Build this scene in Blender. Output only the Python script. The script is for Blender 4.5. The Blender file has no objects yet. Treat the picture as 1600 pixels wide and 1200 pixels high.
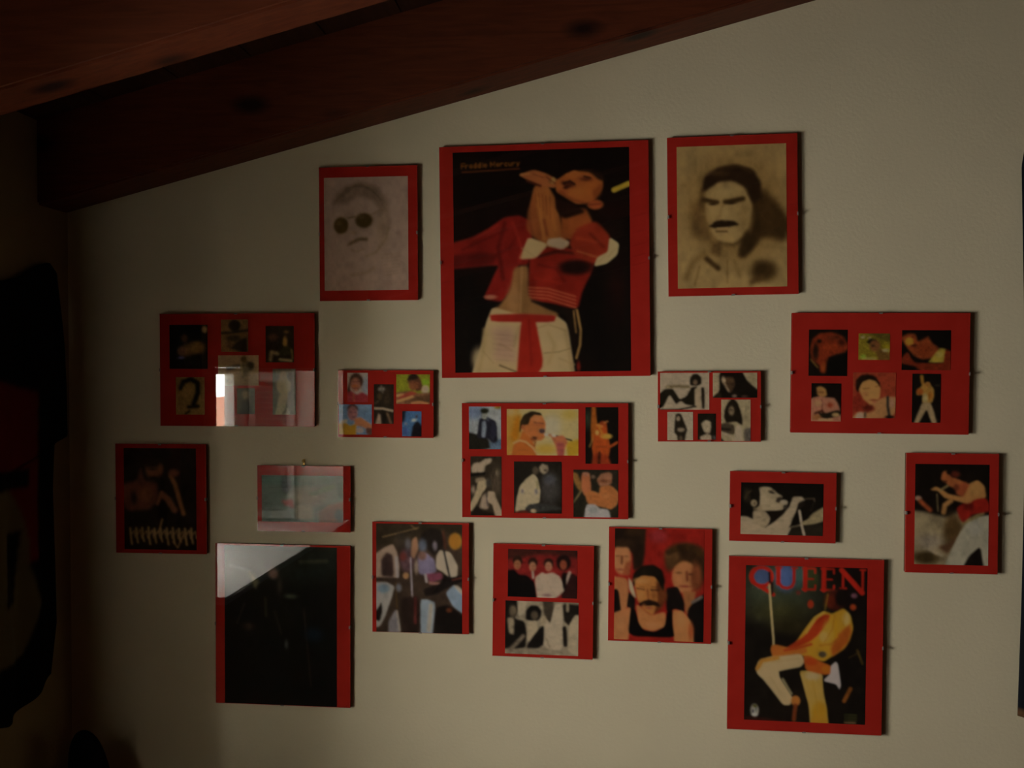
import bpy, bmesh, math, random
import numpy as np
from mathutils import Vector, Matrix

random.seed(7); rng = np.random.default_rng(7)
S = bpy.context.scene
C = S.collection

# ------------------------------------------------------------------ camera, sky, exposure
FPX = 1385.0                      # focal length in pixels of the 1600 x 1200 frame
YAW, PITCH = 0.09175, -0.01796    # the wall runs away to the left, the lens looks a little down
CAM = Vector((0.0, -1.66, 1.45))
cd = bpy.data.cameras.new('camera'); cam = bpy.data.objects.new('camera', cd); C.objects.link(cam)
cd.sensor_width = 36.0; cd.lens = FPX / 1600 * 36.0; cd.clip_start = 0.02
cam.location = CAM; cam.rotation_euler = (math.pi/2 + PITCH, 0, YAW)
S.camera = cam

world = bpy.data.worlds.new('overcast_sky'); S.world = world; world.use_nodes = True
bg = world.node_tree.nodes['Background']
bg.inputs['Color'].default_value = (1.0, 0.97, 0.92, 1); bg.inputs['Strength'].default_value = 10.0
S.view_settings.view_transform = 'Standard'; S.view_settings.look = 'None'
S.view_settings.gamma = 1.0; S.view_settings.use_curve_mapping = False
S.view_settings.exposure = 1.76

# the window in the left wall: inner edges of its opening (distance from the picture wall, heights)
XL = -1.03; WY0, WY1, WZ0, WZ1 = -0.70, -1.96, 0.80, 1.452; REVEAL = 0.45
pl = bpy.data.lights.new('window_portal', 'AREA'); po = bpy.data.objects.new('window_portal', pl); C.objects.link(po)
pl.shape = 'RECTANGLE'; pl.size = WZ1 - WZ0; pl.size_y = WY0 - WY1
po.location = (XL - REVEAL - 0.08, (WY0 + WY1)/2, (WZ0 + WZ1)/2); po.rotation_euler = (0, -math.pi/2, 0)
pl.cycles.is_portal = True

# ------------------------------------------------------------------ helpers
def tag(o, label=None, cat=None, group=None, kind=None):
    if label: o['label'] = label
    if cat: o['category'] = cat
    if group: o['group'] = group
    if kind: o['kind'] = kind
    return o
def mesh_obj(name, me, mat, parent=None):
    o = bpy.data.objects.new(name, me); C.objects.link(o)
    if mat: me.materials.clear(); me.materials.append(mat)
    if parent: o.parent = parent
    return o
def bm_obj(name, bm, mat, parent=None, smooth=False):
    me = bpy.data.meshes.new(name); bmesh.ops.recalc_face_normals(bm, faces=bm.faces[:])
    bm.to_mesh(me); bm.free()
    if smooth:
        for p in me.polygons: p.use_smooth = True
    return mesh_obj(name, me, mat, parent)
def add_box(bm, x0, x1, y0, y1, z0, z1, bevel=0):
    r = bmesh.ops.create_cube(bm, size=1)
    vs = r['verts']
    for v in vs:
        v.co = ((x0+x1)/2 + v.co.x*(x1-x0), (y0+y1)/2 + v.co.y*(y1-y0), (z0+z1)/2 + v.co.z*(z1-z0))
    if bevel:
        es = list({e for v in vs for e in v.link_edges})
        bmesh.ops.bevel(bm, geom=es, offset=bevel, segments=2, affect='EDGES')
def box(name, mat, parent, x0, x1, y0, y1, z0, z1, bevel=0):
    bm = bmesh.new(); add_box(bm, x0, x1, y0, y1, z0, z1, bevel); return bm_obj(name, bm, mat, parent)
def add_prism(bm, pts, axis, a, b):
    """pts are 2-D; axis 'y' means pts are (x, z) extruded in y; 'x' means (y, z) extruded in x"""
    def co(p, t): return (p[0], t, p[1]) if axis == 'y' else (t, p[0], p[1])
    A = [bm.verts.new(co(p, a)) for p in pts]; B = [bm.verts.new(co(p, b)) for p in pts]
    bm.faces.new(A); bm.faces.new(B[::-1]); n = len(pts)
    for i in range(n): bm.faces.new((A[i], B[i], B[(i+1) % n], A[(i+1) % n]))
def empty(name, loc=(0,0,0), rot=(0,0,0)):
    o = bpy.data.objects.new(name, None); C.objects.link(o); o.empty_display_size = .05
    o.location = loc; o.rotation_euler = rot; return o

# ------------------------------------------------------------------ materials
def newmat(name):
    m = bpy.data.materials.new(name); m.use_nodes = True
    nt = m.node_tree; return m, nt, nt.nodes['Principled BSDF']
def mat_noise(name, c1, c2, scale=8, rough=.8, bump=0, bscale=200, stretch=(1,1,1), spec=.3):
    m, nt, b = newmat(name); N = nt.nodes; L = nt.links
    tc = N.new('ShaderNodeTexCoord'); mp = N.new('ShaderNodeMapping'); mp.inputs['Scale'].default_value = stretch
    n = N.new('ShaderNodeTexNoise'); n.inputs['Scale'].default_value = scale; n.inputs['Detail'].default_value = 6
    r = N.new('ShaderNodeValToRGB'); r.color_ramp.elements[0].position = .3; r.color_ramp.elements[1].position = .7
    r.color_ramp.elements[0].color = (*c1, 1); r.color_ramp.elements[1].color = (*c2, 1)
    L.new(tc.outputs['Object'], mp.inputs[0]); L.new(mp.outputs[0], n.inputs['Vector'])
    L.new(n.outputs['Fac'], r.inputs[0]); L.new(r.outputs[0], b.inputs['Base Color'])
    b.inputs['Roughness'].default_value = rough; b.inputs['Specular IOR Level'].default_value = spec
    if bump:
        n2 = N.new('ShaderNodeTexNoise'); n2.inputs['Scale'].default_value = bscale; n2.inputs['Detail'].default_value = 4
        bp = N.new('ShaderNodeBump'); bp.inputs['Strength'].default_value = bump; bp.inputs['Distance'].default_value = .002
        L.new(mp.outputs[0], n2.inputs['Vector']); L.new(n2.outputs['Fac'], bp.inputs['Height']); L.new(bp.outputs[0], b.inputs['Normal'])
    return m
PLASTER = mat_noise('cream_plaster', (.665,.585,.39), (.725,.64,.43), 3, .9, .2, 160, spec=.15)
SHADEPLASTER = mat_noise('shade_darkened_plaster', (.30,.22,.11), (.36,.27,.14), 3, .9, .35, 160, spec=.15)  # wall plaster darkened: the left wall's shade is put into its colour
DARKWALLM = mat_noise('dark_unseen_walls', (.06,.033,.018), (.10,.055,.03), 5, .6, .1, 60, (8,8,1))  # made-up dark finish for the unseen walls, to cut bounced light
REVEALM = mat_noise('white_plaster', (.54,.50,.43), (.60,.56,.48), 4, .9, .2, 160, spec=.15)
FLOORM = mat_noise('dark_floor_wood', (.055,.03,.016), (.10,.055,.03), 3, .5, .1, 60, (1,14,1))
REDCARD = mat_noise('red_card', (.46,.020,.011), (.52,.026,.015), 30, .8, .05, 300, spec=.1)
BOARD = mat_noise('hardboard', (.08,.045,.025), (.12,.07,.04), 40, .9)
STEEL = mat_noise('clip_steel', (.26,.20,.17), (.32,.26,.22), 60, .45); STEEL.node_tree.nodes['Principled BSDF'].inputs['Metallic'].default_value = .25
BRASS = mat_noise('brass', (.55,.36,.10), (.68,.46,.15), 60, .3); BRASS.node_tree.nodes['Principled BSDF'].inputs['Metallic'].default_value = .9
WHITEPAINT = mat_noise('white_paint', (.46,.44,.40), (.54,.52,.47), 10, .5)
SHUTTERM = mat_noise('grey_green_paint', (.22,.25,.22), (.28,.31,.28), 10, .6)
BLACKCLOTH = mat_noise('black_cloth', (.006,.006,.007), (.013,.012,.014), 30, .95, .3, 400, spec=.05)
NAVYCLOTH = mat_noise('dark_blue_cloth', (.010,.013,.022), (.022,.026,.04), 20, .95, .3, 400, spec=.05)
HOUSEM = mat_noise('weathered_render', (.30,.26,.20), (.38,.33,.26), 2, .9)
TILEM = mat_noise('roof_tile_clay', (.28,.12,.07), (.36,.17,.10), 6, .9)
GROUNDM = mat_noise('far_ground', (.10,.11,.06), (.16,.15,.10), .3, .95)

def mat_wood(name, dark, light, axis_scale):
    """long grain with dark knots"""
    m, nt, b = newmat(name); N = nt.nodes; L = nt.links
    tc = N.new('ShaderNodeTexCoord'); mp = N.new('ShaderNodeMapping'); mp.inputs['Scale'].default_value = axis_scale
    n = N.new('ShaderNodeTexNoise'); n.inputs['Scale'].default_value = 9; n.inputs['Detail'].default_value = 8; n.inputs['Distortion'].default_value = .6
    r = N.new('ShaderNodeValToRGB'); r.color_ramp.elements[0].position = .32; r.color_ramp.elements[1].position = .68
    r.color_ramp.elements[0].color = (*dark, 1); r.color_ramp.elements[1].color = (*light, 1)
    mk = N.new('ShaderNodeMapping'); mk.inputs['Scale'].default_value = (4.2, 9, 9)
    v = N.new('ShaderNodeTexVoronoi'); v.inputs['Scale'].default_value = 1.0; v.inputs['Randomness'].default_value = 1
    kr = N.new('ShaderNodeValToRGB'); kr.color_ramp.elements[0].position = .07; kr.color_ramp.elements[1].position = .20
    kr.color_ramp.elements[0].color = (.12,.10,.09,1); kr.color_ramp.elements[1].color = (1,1,1,1)
    mx = N.new('ShaderNodeMix'); mx.data_type = 'RGBA'; mx.blend_type = 'MULTIPLY'; mx.inputs[0].default_value = 1
    L.new(tc.outputs['Object'], mp.inputs[0]); L.new(mp.outputs[0], n.inputs['Vector']); L.new(n.outputs['Fac'], r.inputs[0])
    L.new(tc.outputs['Object'], mk.inputs[0]); L.new(mk.outputs[0], v.inputs['Vector']); L.new(v.outputs['Distance'], kr.inputs[0])
    L.new(r.outputs[0], mx.inputs[6]); L.new(kr.outputs[0], mx.inputs[7]); L.new(mx.outputs[2], b.inputs['Base Color'])
    b.inputs['Roughness'].default_value = .6; b.inputs['Specular IOR Level'].default_value = .25
    return m
RAFTERM = mat_wood('rafter_wood', (.085,.017,.005), (.135,.030,.009), (1.2, 12, 12))
PLANKM = mat_wood('ceiling_plank_wood', (.035,.012,.006), (.06,.022,.010), (12, 1.2, 12))

def mat_pane(name, ior):
    """clear sheet: passes light straight through and mirrors by Fresnel on the face the ray meets first"""
    m, nt, b = newmat(name); N = nt.nodes; L = nt.links; N.remove(b)
    out = N['Material Output']; t = N.new('ShaderNodeBsdfTransparent'); g = N.new('ShaderNodeBsdfGlossy'); g.inputs['Roughness'].default_value = .015
    f = N.new('ShaderNodeFresnel'); f.inputs['IOR'].default_value = ior
    ge = N.new('ShaderNodeNewGeometry'); s = N.new('ShaderNodeMath'); s.operation = 'SUBTRACT'; s.inputs[0].default_value = 1
    mu = N.new('ShaderNodeMath'); mu.operation = 'MULTIPLY'; mx = N.new('ShaderNodeMixShader')
    L.new(ge.outputs['Backfacing'], s.inputs[1]); L.new(f.outputs[0], mu.inputs[0]); L.new(s.outputs[0], mu.inputs[1])
    L.new(mu.outputs[0], mx.inputs[0]); L.new(t.outputs[0], mx.inputs[1]); L.new(g.outputs[0], mx.inputs[2]); L.new(mx.outputs[0], out.inputs[0])
    return m
PANE = mat_pane('picture_glass', 1.78)
WPANE = mat_pane('window_glass', 1.45)

def mat_print(name):
    """printed picture: its ink colours are stored on the sheet"""
    m, nt, b = newmat(name); a = nt.nodes.new('ShaderNodeAttribute'); a.attribute_name = 'ink'
    nt.links.new(a.outputs['Color'], b.inputs['Base Color']); b.inputs['Roughness'].default_value = .7
    b.inputs['Specular IOR Level'].default_value = .1
    return m
PRINTM = mat_print('printed_paper'); CLOTHPRINT = mat_print('printed_cloth')
CLOTHPRINT.node_tree.nodes['Principled BSDF'].inputs['Roughness'].default_value = .95

# ------------------------------------------------------------------ the room
SL = 0.252; CEIL0 = 1.910; UNDER0 = 1.754           # roof slope; ceiling and rafter undersides at the left wall
XR, YF = 2.6, -4.3                                   # right wall, wall behind the camera
def ceil_z(x): return CEIL0 + SL*(x - XL)
def under_z(x): return UNDER0 + SL*(x - XL)
bm = bmesh.new(); add_prism(bm, [(XL-.3, 0), (XR+.2, 0), (XR+.2, ceil_z(XR+.2)+.02), (XL-.3, ceil_z(XL-.3)+.02)], 'y', 0, .2)
tag(bm_obj('wall_back', bm, PLASTER), kind='structure')
bm = bmesh.new(); add_prism(bm, [(XL-.3, 0), (XR+.2, 0), (XR+.2, ceil_z(XR+.2)+.02), (XL-.3, ceil_z(XL-.3)+.02)], 'y', YF-.2, YF)
tag(bm_obj('wall_front', bm, DARKWALLM), kind='structure')
tag(box('wall_right', DARKWALLM, None, XR, XR+.2, YF, 0, 0, ceil_z(XR)+.02), kind='structure')
tag(box('floor', FLOORM, None, XL-.3, XR+.2, YF-.2, .2, -.15, 0), kind='structure')
# left wall with the deep window opening
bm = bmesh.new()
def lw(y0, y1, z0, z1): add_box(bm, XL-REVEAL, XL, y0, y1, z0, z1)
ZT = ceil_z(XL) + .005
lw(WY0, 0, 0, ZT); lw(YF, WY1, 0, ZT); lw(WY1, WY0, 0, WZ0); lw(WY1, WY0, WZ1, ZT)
tag(bm_obj('wall_left', bm, SHADEPLASTER), kind='structure')

# sloping ceiling: a backing with planks, and rafters below it
bm = bmesh.new(); add_prism(bm, [(XL-.3, ceil_z(XL-.3)+.02), (XR+.2, ceil_z(XR+.2)+.02), (XR+.2, ceil_z(XR+.2)+.10), (XL-.3, ceil_z(XL-.3)+.10)], 'y', YF-.2, .2)
ceiling = tag(bm_obj('ceiling', bm, PLANKM), kind='structure')
x = XL
pm = None
while x < XR - .01:
    x1 = min(x + .138, XR)
    bm = bmesh.new(); add_prism(bm, [(0, 0), (x1-x-.003, SL*(x1-x-.003)), (x1-x-.003, SL*(x1-x-.003)+.02), (0, .02)], 'y', YF, 0)
    if pm is None:
        o = bm_obj('plank', bm, PLANKM, ceiling); pm = o.data
    else:
        bm.free(); o = bpy.data.objects.new('plank', pm); C.objects.link(o); o.parent = ceiling
    o.location = (x, 0, ceil_z(x)); x += .138
def rafter(y0, y1):
    bm = bmesh.new()
    add_prism(bm, [(XL, under_z(XL)), (XR, under_z(XR)), (XR, ceil_z(XR)), (XL, ceil_z(XL))], 'y', y0, y1)
    es = [e for e in bm.edges if abs(e.verts[0].co.x - e.verts[1].co.x) > 1 and e.verts[0].co.z < under_z(e.verts[0].co.x) + .01]
    bmesh.ops.bevel(bm, geom=es, offset=.004, segments=2, affect='EDGES')
    o = bm_obj('rafter', bm, RAFTERM, ceiling)
    return o
rafter(-.094, -.0005)
for k in range(8): rafter(-.552 - .47*k, -.476 - .47*k)

# ------------------------------------------------------------------ window in the left wall
win = tag(empty('window_1', (XL-REVEAL, (WY0+WY1)/2, WZ0)), kind='structure')
def wbox(name, mat, x0, x1, y0, y1, z0, z1, parent=win, bevel=0):
    ox, oy, oz = win.location
    return box(name, mat, parent, x0-ox, x1-ox, y0-oy, y1-oy, z0-oz, z1-oz, bevel)
e = .003
# plastered reveal lining of the opening
wbox('reveal_lining', REVEALM, XL-REVEAL, XL-.001, WY1+e-.002, WY1+.012, WZ0+.02, WZ1-.002)
wbox('reveal_lining', REVEALM, XL-REVEAL, XL-.001, WY0-.012, WY0-e+.002, WZ0+.02, WZ1-.002)
wbox('reveal_lining', REVEALM, XL-REVEAL, XL-.001, WY1+.012, WY0-.012, WZ1-.012, WZ1-.001)
wbox('sill', WHITEPAINT, XL-REVEAL, XL+.03, WY1+.001, WY0-.001, WZ0-.001, WZ0+.02, bevel=.004)
fx0, fx1 = XL-REVEAL+.005, XL-REVEAL+.045
MID = -1.38
for (a, b2) in ((WY0-.052, WY0-.012), (WY1+.012, WY1+.16), (MID-.02, MID+.02)):
    wbox('frame_post', WHITEPAINT, fx0, fx1, a, b2, WZ0+.02, WZ1-.012)
wbox('frame_rail', WHITEPAINT, fx0, fx1, WY1+.16, WY0-.052, WZ1-.026, WZ1-.012)
wbox('frame_rail', WHITEPAINT, fx0, fx1, WY1+.16, WY0-.052, WZ0+.02, WZ0+.05)
wbox('pane', WPANE, fx0+.012, fx0+.016, MID+.02, WY0-.052, WZ0+.05, WZ1-.026)
wbox('pane', WPANE, fx0+.012, fx0+.016, WY1+.16, MID-.02, WZ0+.05, WZ1-.026)
# unseen shutter added to dim the picture wall's left; a slit stays open
wbox('added_light_blocker', SHUTTERM, fx0-.04, fx0-.012, -1.725, -1.40, WZ0-.0005, WZ1-.001)
# louvred shutter leaf folded open against the far side of the opening
lx0, lx1, ly = XL-REVEAL+.055, XL-.20, WY1+.014
leaf = wbox('shutter_leaf', WHITEPAINT, lx0, lx0+.03, ly, ly+.024, WZ0+.03, WZ1-.02)
for (a, b2, c, d) in ((lx1-.03, lx1, WZ0+.03, WZ1-.02), (lx0+.03, lx1-.03, WZ1-.05, WZ1-.02), (lx0+.03, lx1-.03, WZ0+.03, WZ0+.06)):
    wbox('shutter_rail', WHITEPAINT, a, b2, ly, ly+.024, c, d)
nsl = 24; sm = None
for k in range(nsl):
    zz = WZ0+.075 + k*(WZ1-WZ0-.145)/(nsl-1)
    if sm is None:
        bm = bmesh.new(); add_box(bm, -(lx1-lx0-.062)/2, (lx1-lx0-.062)/2, -.011, .011, -.002, .002)
        o = bm_obj('slat', bm, SHUTTERM, win); sm = o.data
    else:
        o = bpy.data.objects.new('slat', sm); C.objects.link(o); o.parent = win
    o.location = Vector(((lx0+lx1)/2, ly+.013, zz)) - win.location; o.rotation_euler = (math.radians(-40), 0, 0)

# the house across the way, seen only in the picture glass
hs = tag(empty('neighbour_house', (-6.2, -12.5, -5)), 'rendered house with clay roof across the way outside the window', 'house')
box('wall', HOUSEM, hs, -2.6, 1.2, -3, 2.2, 0, 5.6)
bm = bmesh.new(); add_prism(bm, [(-3.0, 5.6), (1.6, 5.6), (-.7, 5.92)], 'y', -3.3, 2.5); bm_obj('roof', bm, TILEM, hs)

# ------------------------------------------------------------------ from photograph pixels to the picture wall
def ray(px, py):
    d = np.array([(px-800)/FPX, 1.0, -(py-600)/FPX])
    c, s = math.cos(PITCH), math.sin(PITCH); d = np.array([d[0], c*d[1]-s*d[2], s*d[1]+c*d[2]])
    c, s = math.cos(YAW), math.sin(YAW); return np.array([c*d[0]-s*d[1], s*d[0]+c*d[1], d[2]])
FRONT = 0.0125                                      # the glass stands this far off the plaster
def on_wall(p, off=FRONT):
    d = ray(*p); t = (1.66-off)/d[1]; return np.array([d[0]*t, 1.45 + d[2]*t])

# ------------------------------------------------------------------ soft painting of printed sheets
def lin(c):
    c = np.asarray(c, float)/255.0
    return np.where(c <= .04045, c/12.92, ((c+.055)/1.055)**2.4)
WALL_G = .60
class Art:
    """ink painted in the coordinates of one enlarged view (ox, oy, scale) of the photograph"""
    def __init__(s, crop, rect, bg, wall_g, soft=1.0, step=1.2, grain=.03, mottle=1.0):
        s.crop, s.rect = crop, rect
        x0, y0, x1, y1 = rect; sc = crop[2]
        s.nx = max(12, int((x1-x0)/sc/step)); s.ny = max(12, int((y1-y0)/sc/step))
        s.X, s.Y = np.meshgrid(np.linspace(x0, x1, s.nx), np.linspace(y0, y1, s.ny))
        s.img = np.zeros((s.ny, s.nx, 3)); s.img[:] = bg
        s.sc = sc; s.soft = soft*1.1*sc; s.ill = 1.3*float(lin(wall_g))/WALL_G; s.grain = grain; s.step = step; s.blur = 1.05; s.mottle = mottle
    def _put(s, sd, col, b, a):
        b = s.soft if b is None else max(b, s.soft*.5)
        t = np.clip(.5 - sd/(2.2*b), 0, 1); m = (t*t*(3-2*t)*a)[..., None]
        s.img = s.img*(1-m) + np.array(col, float)*m; return s
    def poly(s, pts, col, b=None, a=1.0):
        p = np.array(pts, float); x0, y0, x1, y1 = s.rect        # corners on the border run past it
        ex, ey = .02*(x1-x0), .02*(y1-y0)
        p[:, 0] += np.where(p[:, 0] < x0+ex, -.07*(x1-x0), 0) + np.where(p[:, 0] > x1-ex, .07*(x1-x0), 0)
        p[:, 1] += np.where(p[:, 1] < y0+ey, -.07*(y1-y0), 0) + np.where(p[:, 1] > y1-ey, .07*(y1-y0), 0)
        for _ in range(2):                                   # round the corners of the outline
            n = np.roll(p, -1, 0); p = np.stack([.87*p+.13*n, .13*p+.87*n], 1).reshape(-1, 2)
        q = np.roll(p, -1, 0); d2 = np.full(s.X.shape, 1e18); ins = np.zeros(s.X.shape, bool)
        for (ax, ay), (bx, by) in zip(p, q):
            ex, ey = bx-ax, by-ay; wx, wy = s.X-ax, s.Y-ay
            t = np.clip((wx*ex+wy*ey)/(ex*ex+ey*ey+1e-9), 0, 1)
            d2 = np.minimum(d2, (wx-ex*t)**2 + (wy-ey*t)**2)
            c = (ay > s.Y) != (by > s.Y)
            if by != ay: ins ^= c & (s.X < ex*(s.Y-ay)/(by-ay) + ax)
        d = np.sqrt(d2); return s._put(np.where(ins, -d, d), col, b, a)
    def ell(s, cx, cy, rx, ry, col, b=None, a=1.0, rot=0):
        c, n = math.cos(math.radians(rot)), math.sin(math.radians(rot))
        u = ((s.X-cx)*c + (s.Y-cy)*n)/rx; v = (-(s.X-cx)*n + (s.Y-cy)*c)/ry
        return s._put((np.sqrt(u*u+v*v)-1)*min(rx, ry), col, b, a)
    def line(s, pts, w, col, b=None, a=1.0):
        d2 = np.full(s.X.shape, 1e18)
        for (ax, ay), (bx, by) in zip(pts[:-1], pts[1:]):
            ex, ey = bx-ax, by-ay; wx, wy = s.X-ax, s.Y-ay
            t = np.clip((wx*ex+wy*ey)/(ex*ex+ey*ey+1e-9), 0, 1)
            d2 = np.minimum(d2, (wx-ex*t)**2 + (wy-ey*t)**2)
        return s._put(np.sqrt(d2)-w/2, col, b, a)
    def ink(s):
        im = lin(np.clip(s.img, 0, 255))
        # photographic softness: blur, then tonal mottling and grain
        sg = s.blur/s.step; r = max(1, int(3*sg)); k = np.exp(-.5*(np.arange(-r, r+1)/sg)**2); k /= k.sum()
        for ax in (0, 1):
            pd = [(0, 0)]*3; pd[ax] = (r, r); q = np.pad(im, pd, mode='edge')
            im = sum(w*np.take(q, np.arange(t, t+im.shape[ax]), axis=ax) for t, w in enumerate(k))
        for cells, amt in ((7, .10), (18, .12), (40, .05)):
            g = rng.normal(0, 1, (cells+2, cells+2))
            yy = np.linspace(0, cells, s.ny); xx = np.linspace(0, cells, s.nx)
            yi, xi = np.floor(yy).astype(int), np.floor(xx).astype(int); fy, fx = (yy-yi)[:, None], (xx-xi)[None]
            fy, fx = fy*fy*(3-2*fy), fx*fx*(3-2*fx)
            m = (g[yi][:, xi]*(1-fx) + g[yi][:, xi+1]*fx)*(1-fy) + (g[yi+1][:, xi]*(1-fx) + g[yi+1][:, xi+1]*fx)*fy
            im = im*np.exp(amt*s.mottle*m)[..., None]
        im = im*(1 + rng.normal(0, s.grain, im.shape[:2]))[..., None]/s.ill
        gy = im@np.array([.3, .6, .1]); im = gy[..., None] + .98*(im - gy[..., None]); im = np.maximum(im, 0)
        mx = im.max(-1, keepdims=True); kn = .35; sp = .45                       # paper white is the limit
        im = im*np.where(mx > kn, (kn + sp*(1-np.exp(-(mx-kn)/sp)))/np.maximum(mx, 1e-6), 1)
        return np.clip(im, .0008, .85)

def grid_sheet(name, w, h, ink, mat, parent, shape=None):
    """a sheet of w x h around its own centre, in the x-z plane facing -y, carrying ink colours"""
    ny, nx = ink.shape[:2]
    u, v = np.meshgrid(np.linspace(-w/2, w/2, nx), np.linspace(h/2, -h/2, ny))
    co = np.stack([u, np.zeros_like(u), v], -1)
    if shape is not None: co = shape(u, v)
    co = co.reshape(-1, 3)
    i = np.arange(ny*nx).reshape(ny, nx)
    f = np.stack([i[:-1, :-1], i[1:, :-1], i[1:, 1:], i[:-1, 1:]], -1).reshape(-1, 4)
    me = bpy.data.meshes.new(name)
    me.vertices.add(len(co)); me.vertices.foreach_set('co', co.ravel())
    me.loops.add(f.size); me.loops.foreach_set('vertex_index', f.ravel().astype(np.int32))
    me.polygons.add(len(f)); me.polygons.foreach_set('loop_start', np.arange(0, f.size, 4, dtype=np.int32))
    me.update(calc_edges=True)
    at = me.color_attributes.new('ink', 'FLOAT_COLOR', 'POINT')
    at.data.foreach_set('color', np.concatenate([ink.reshape(-1, 3), np.ones((ny*nx, 1))], 1).astype(np.float32).ravel())
    me.polygons.foreach_set('use_smooth', np.ones(len(f), bool))
    return mesh_obj(name, me, mat, parent)

# ------------------------------------------------------------------ the pictures
def clip_frame(name, corners, label, cat, arts, group='red clip frames on the wall', clips='lrtb'):
    """red card behind clear glass held by steel clips, with one or more prints on the card"""
    W = np.array([on_wall(p) for p in corners])
    a = ((W[1]-W[0]) + (W[2]-W[3]))/2; l = ((W[3]-W[0]) + (W[2]-W[1]))/2
    w, h = np.linalg.norm(a), np.linalg.norm(l); cen = W.mean(0)
    th = (math.atan2(a[1], a[0]) + math.atan2(l[0], -l[1]))/2
    ux = np.array([math.cos(th), math.sin(th)]); uz = np.array([-math.sin(th), math.cos(th)])
    base = cen - uz*h/2
    fr = empty(name, (base[0], 0, base[1]), (0, -th, 0))
    tag(fr, label, cat, group)
    box('backing_board', BOARD, fr, -w/2+.001, w/2-.001, -.0085, -.0005, .001, h-.001)
    box('red_card', REDCARD, fr, -w/2, w/2, -.0092, -.0085, 0, h)
    for k, art in enumerate(arts):
        ox, oy, sc = art.crop; x0, y0, x1, y1 = art.rect
        P = [on_wall((ox + px/sc, oy + py/sc), .0096) for px, py in ((x0, y0), (x1, y0), (x1, y1), (x0, y1))]
        c = np.mean(P, 0) - base
        pw = (np.linalg.norm(P[1]-P[0]) + np.linalg.norm(P[2]-P[3]))/2; ph = (np.linalg.norm(P[3]-P[0]) + np.linalg.norm(P[2]-P[1]))/2
        o = grid_sheet('print', pw, ph, art.ink(), PRINTM, fr)
        lx, lz = float(c@ux), float(c@uz)
        lx = max(-w/2+pw/2+.0005, min(w/2-pw/2-.0005, lx)); lz = max(ph/2+.0005, min(h-ph/2-.0005, lz))
        o.location = (lx, -.0096 - .00005*k, lz)
        if getattr(art, 'label', None): o['label'] = art.label
    box('glass_pane', PANE, fr, -w/2, w/2, -FRONT, -.0105, 0, h)
    for c in clips:
        s = .003
        b = bmesh.new()
        if c in 'lr':
            sg = -1 if c == 'l' else 1; xe = sg*w/2
            add_box(b, min(xe, xe+sg*.0002), max(xe, xe+sg*.0002), -FRONT-.0007, -.001, h/2-s, h/2+s)
            add_box(b, min(xe-sg*.0022, xe), max(xe-sg*.0022, xe), -FRONT-.0007, -FRONT-.0001, h/2-s, h/2+s)
        else:
            sg = -1 if c == 'b' else 1; ze = h if c == 't' else 0
            add_box(b, -s, s, -FRONT-.0007, -.001, min(ze, ze+sg*.0002), max(ze, ze+sg*.0002))
            add_box(b, -s, s, -FRONT-.0007, -FRONT-.0001, min(ze-sg*.0022, ze), max(ze-sg*.0022, ze))
        bm_obj('clip', b, STEEL, fr)
    return fr

# small stroke lettering for the poster title
STROKES = {'F': [[(0,1),(0,0),(.8,0)],[(0,.5),(.6,.5)]], 'r': [[(0,1),(0,.4)],[(0,.55),(.3,.4),(.6,.42)]],
 'e': [[(0,.7),(.65,.7),(.6,.45),(.3,.38),(.05,.5),(0,.8),(.25,1),(.6,.92)]], 'd': [[(.6,0),(.6,1)],[(.6,.5),(.2,.4),(0,.7),(.2,1),(.6,.9)]],
 'i': [[(.2,.4),(.2,1)],[(.2,.15),(.2,.2)]], 'M': [[(0,1),(0,0),(.5,.7),(1,0),(1,1)]], 'c': [[(.6,.48),(.3,.38),(0,.65),(.2,1),(.6,.92)]],
 'u': [[(0,.4),(0,.85),(.25,1),(.6,.85)],[(.6,.4),(.6,1)]], 'y': [[(0,.4),(.3,1)],[(.6,.4),(.3,1),(.05,1.3)]], ' ': []}
def lettering(art, text, x, y, width, h, w, col, slope=0):
    adv = [1.25 if ch == 'M' else (.5 if ch in 'i ' else .85) for ch in text]; u = width/sum(adv); cx = x
    for ch, ad in zip(text, adv):
        for st in STROKES[ch]:
            art.line([(cx + p[0]*u*.85, y + p[1]*h + slope*(cx-x)) for p in st], w, col, b=w*.6)
        cx += ad*u

FR = 'red clip frames on the wall'
# ---- pencil portrait, upper left
A = Art((480,240,4.8), (128,175,757,1025), (98,82,70), 78, step=1.5)
HB = (62,50,38)
A.poly([(195,380),(215,300),(290,235),(400,205),(520,240),(590,330),(605,430),(560,450),(500,350),(400,322),(320,360),(230,378)], HB, 22, .75)
for k in range(5): A.line([(215+20*k,350-12*k),(300+22*k,255-8*k),(420+20*k,240+8*k),(520+10*k,300+14*k)], 7, (52,42,30), 6, .5)
A.ell(565,560,45,130,(80,66,50),40,.6).ell(600,440,20,90,(78,64,50),20,.5)
A.ell(255,535,56,64,(44,33,12),10).ell(428,500,66,56,(44,33,12),12).line([(310,480),(360,470)],14,(66,54,36),6).line([(480,460),(560,420)],8,(74,60,44),6)
A.ell(240,520,16,20,(62,50,26),8,.6).ell(410,475,20,16,(62,50,26),8,.6)
A.poly([(298,690),(320,655),(390,625),(460,630),(455,655),(390,655),(330,685)], (58,46,30), 9)
A.line([(330,720),(370,735),(430,715)],10,(76,62,46),8,.8).ell(350,590,22,16,(86,70,54),8,.8)
A.line([(610,560),(590,640),(520,740),(440,770)],14,(72,60,42),10,.7).line([(330,910),(450,890),(500,860)],22,(76,62,46),16,.7)
for k in range(7): A.line([(545+6*k,760+26*k),(700-4*k,752+25*k)],7,(80,66,48),6,.6)
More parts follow.
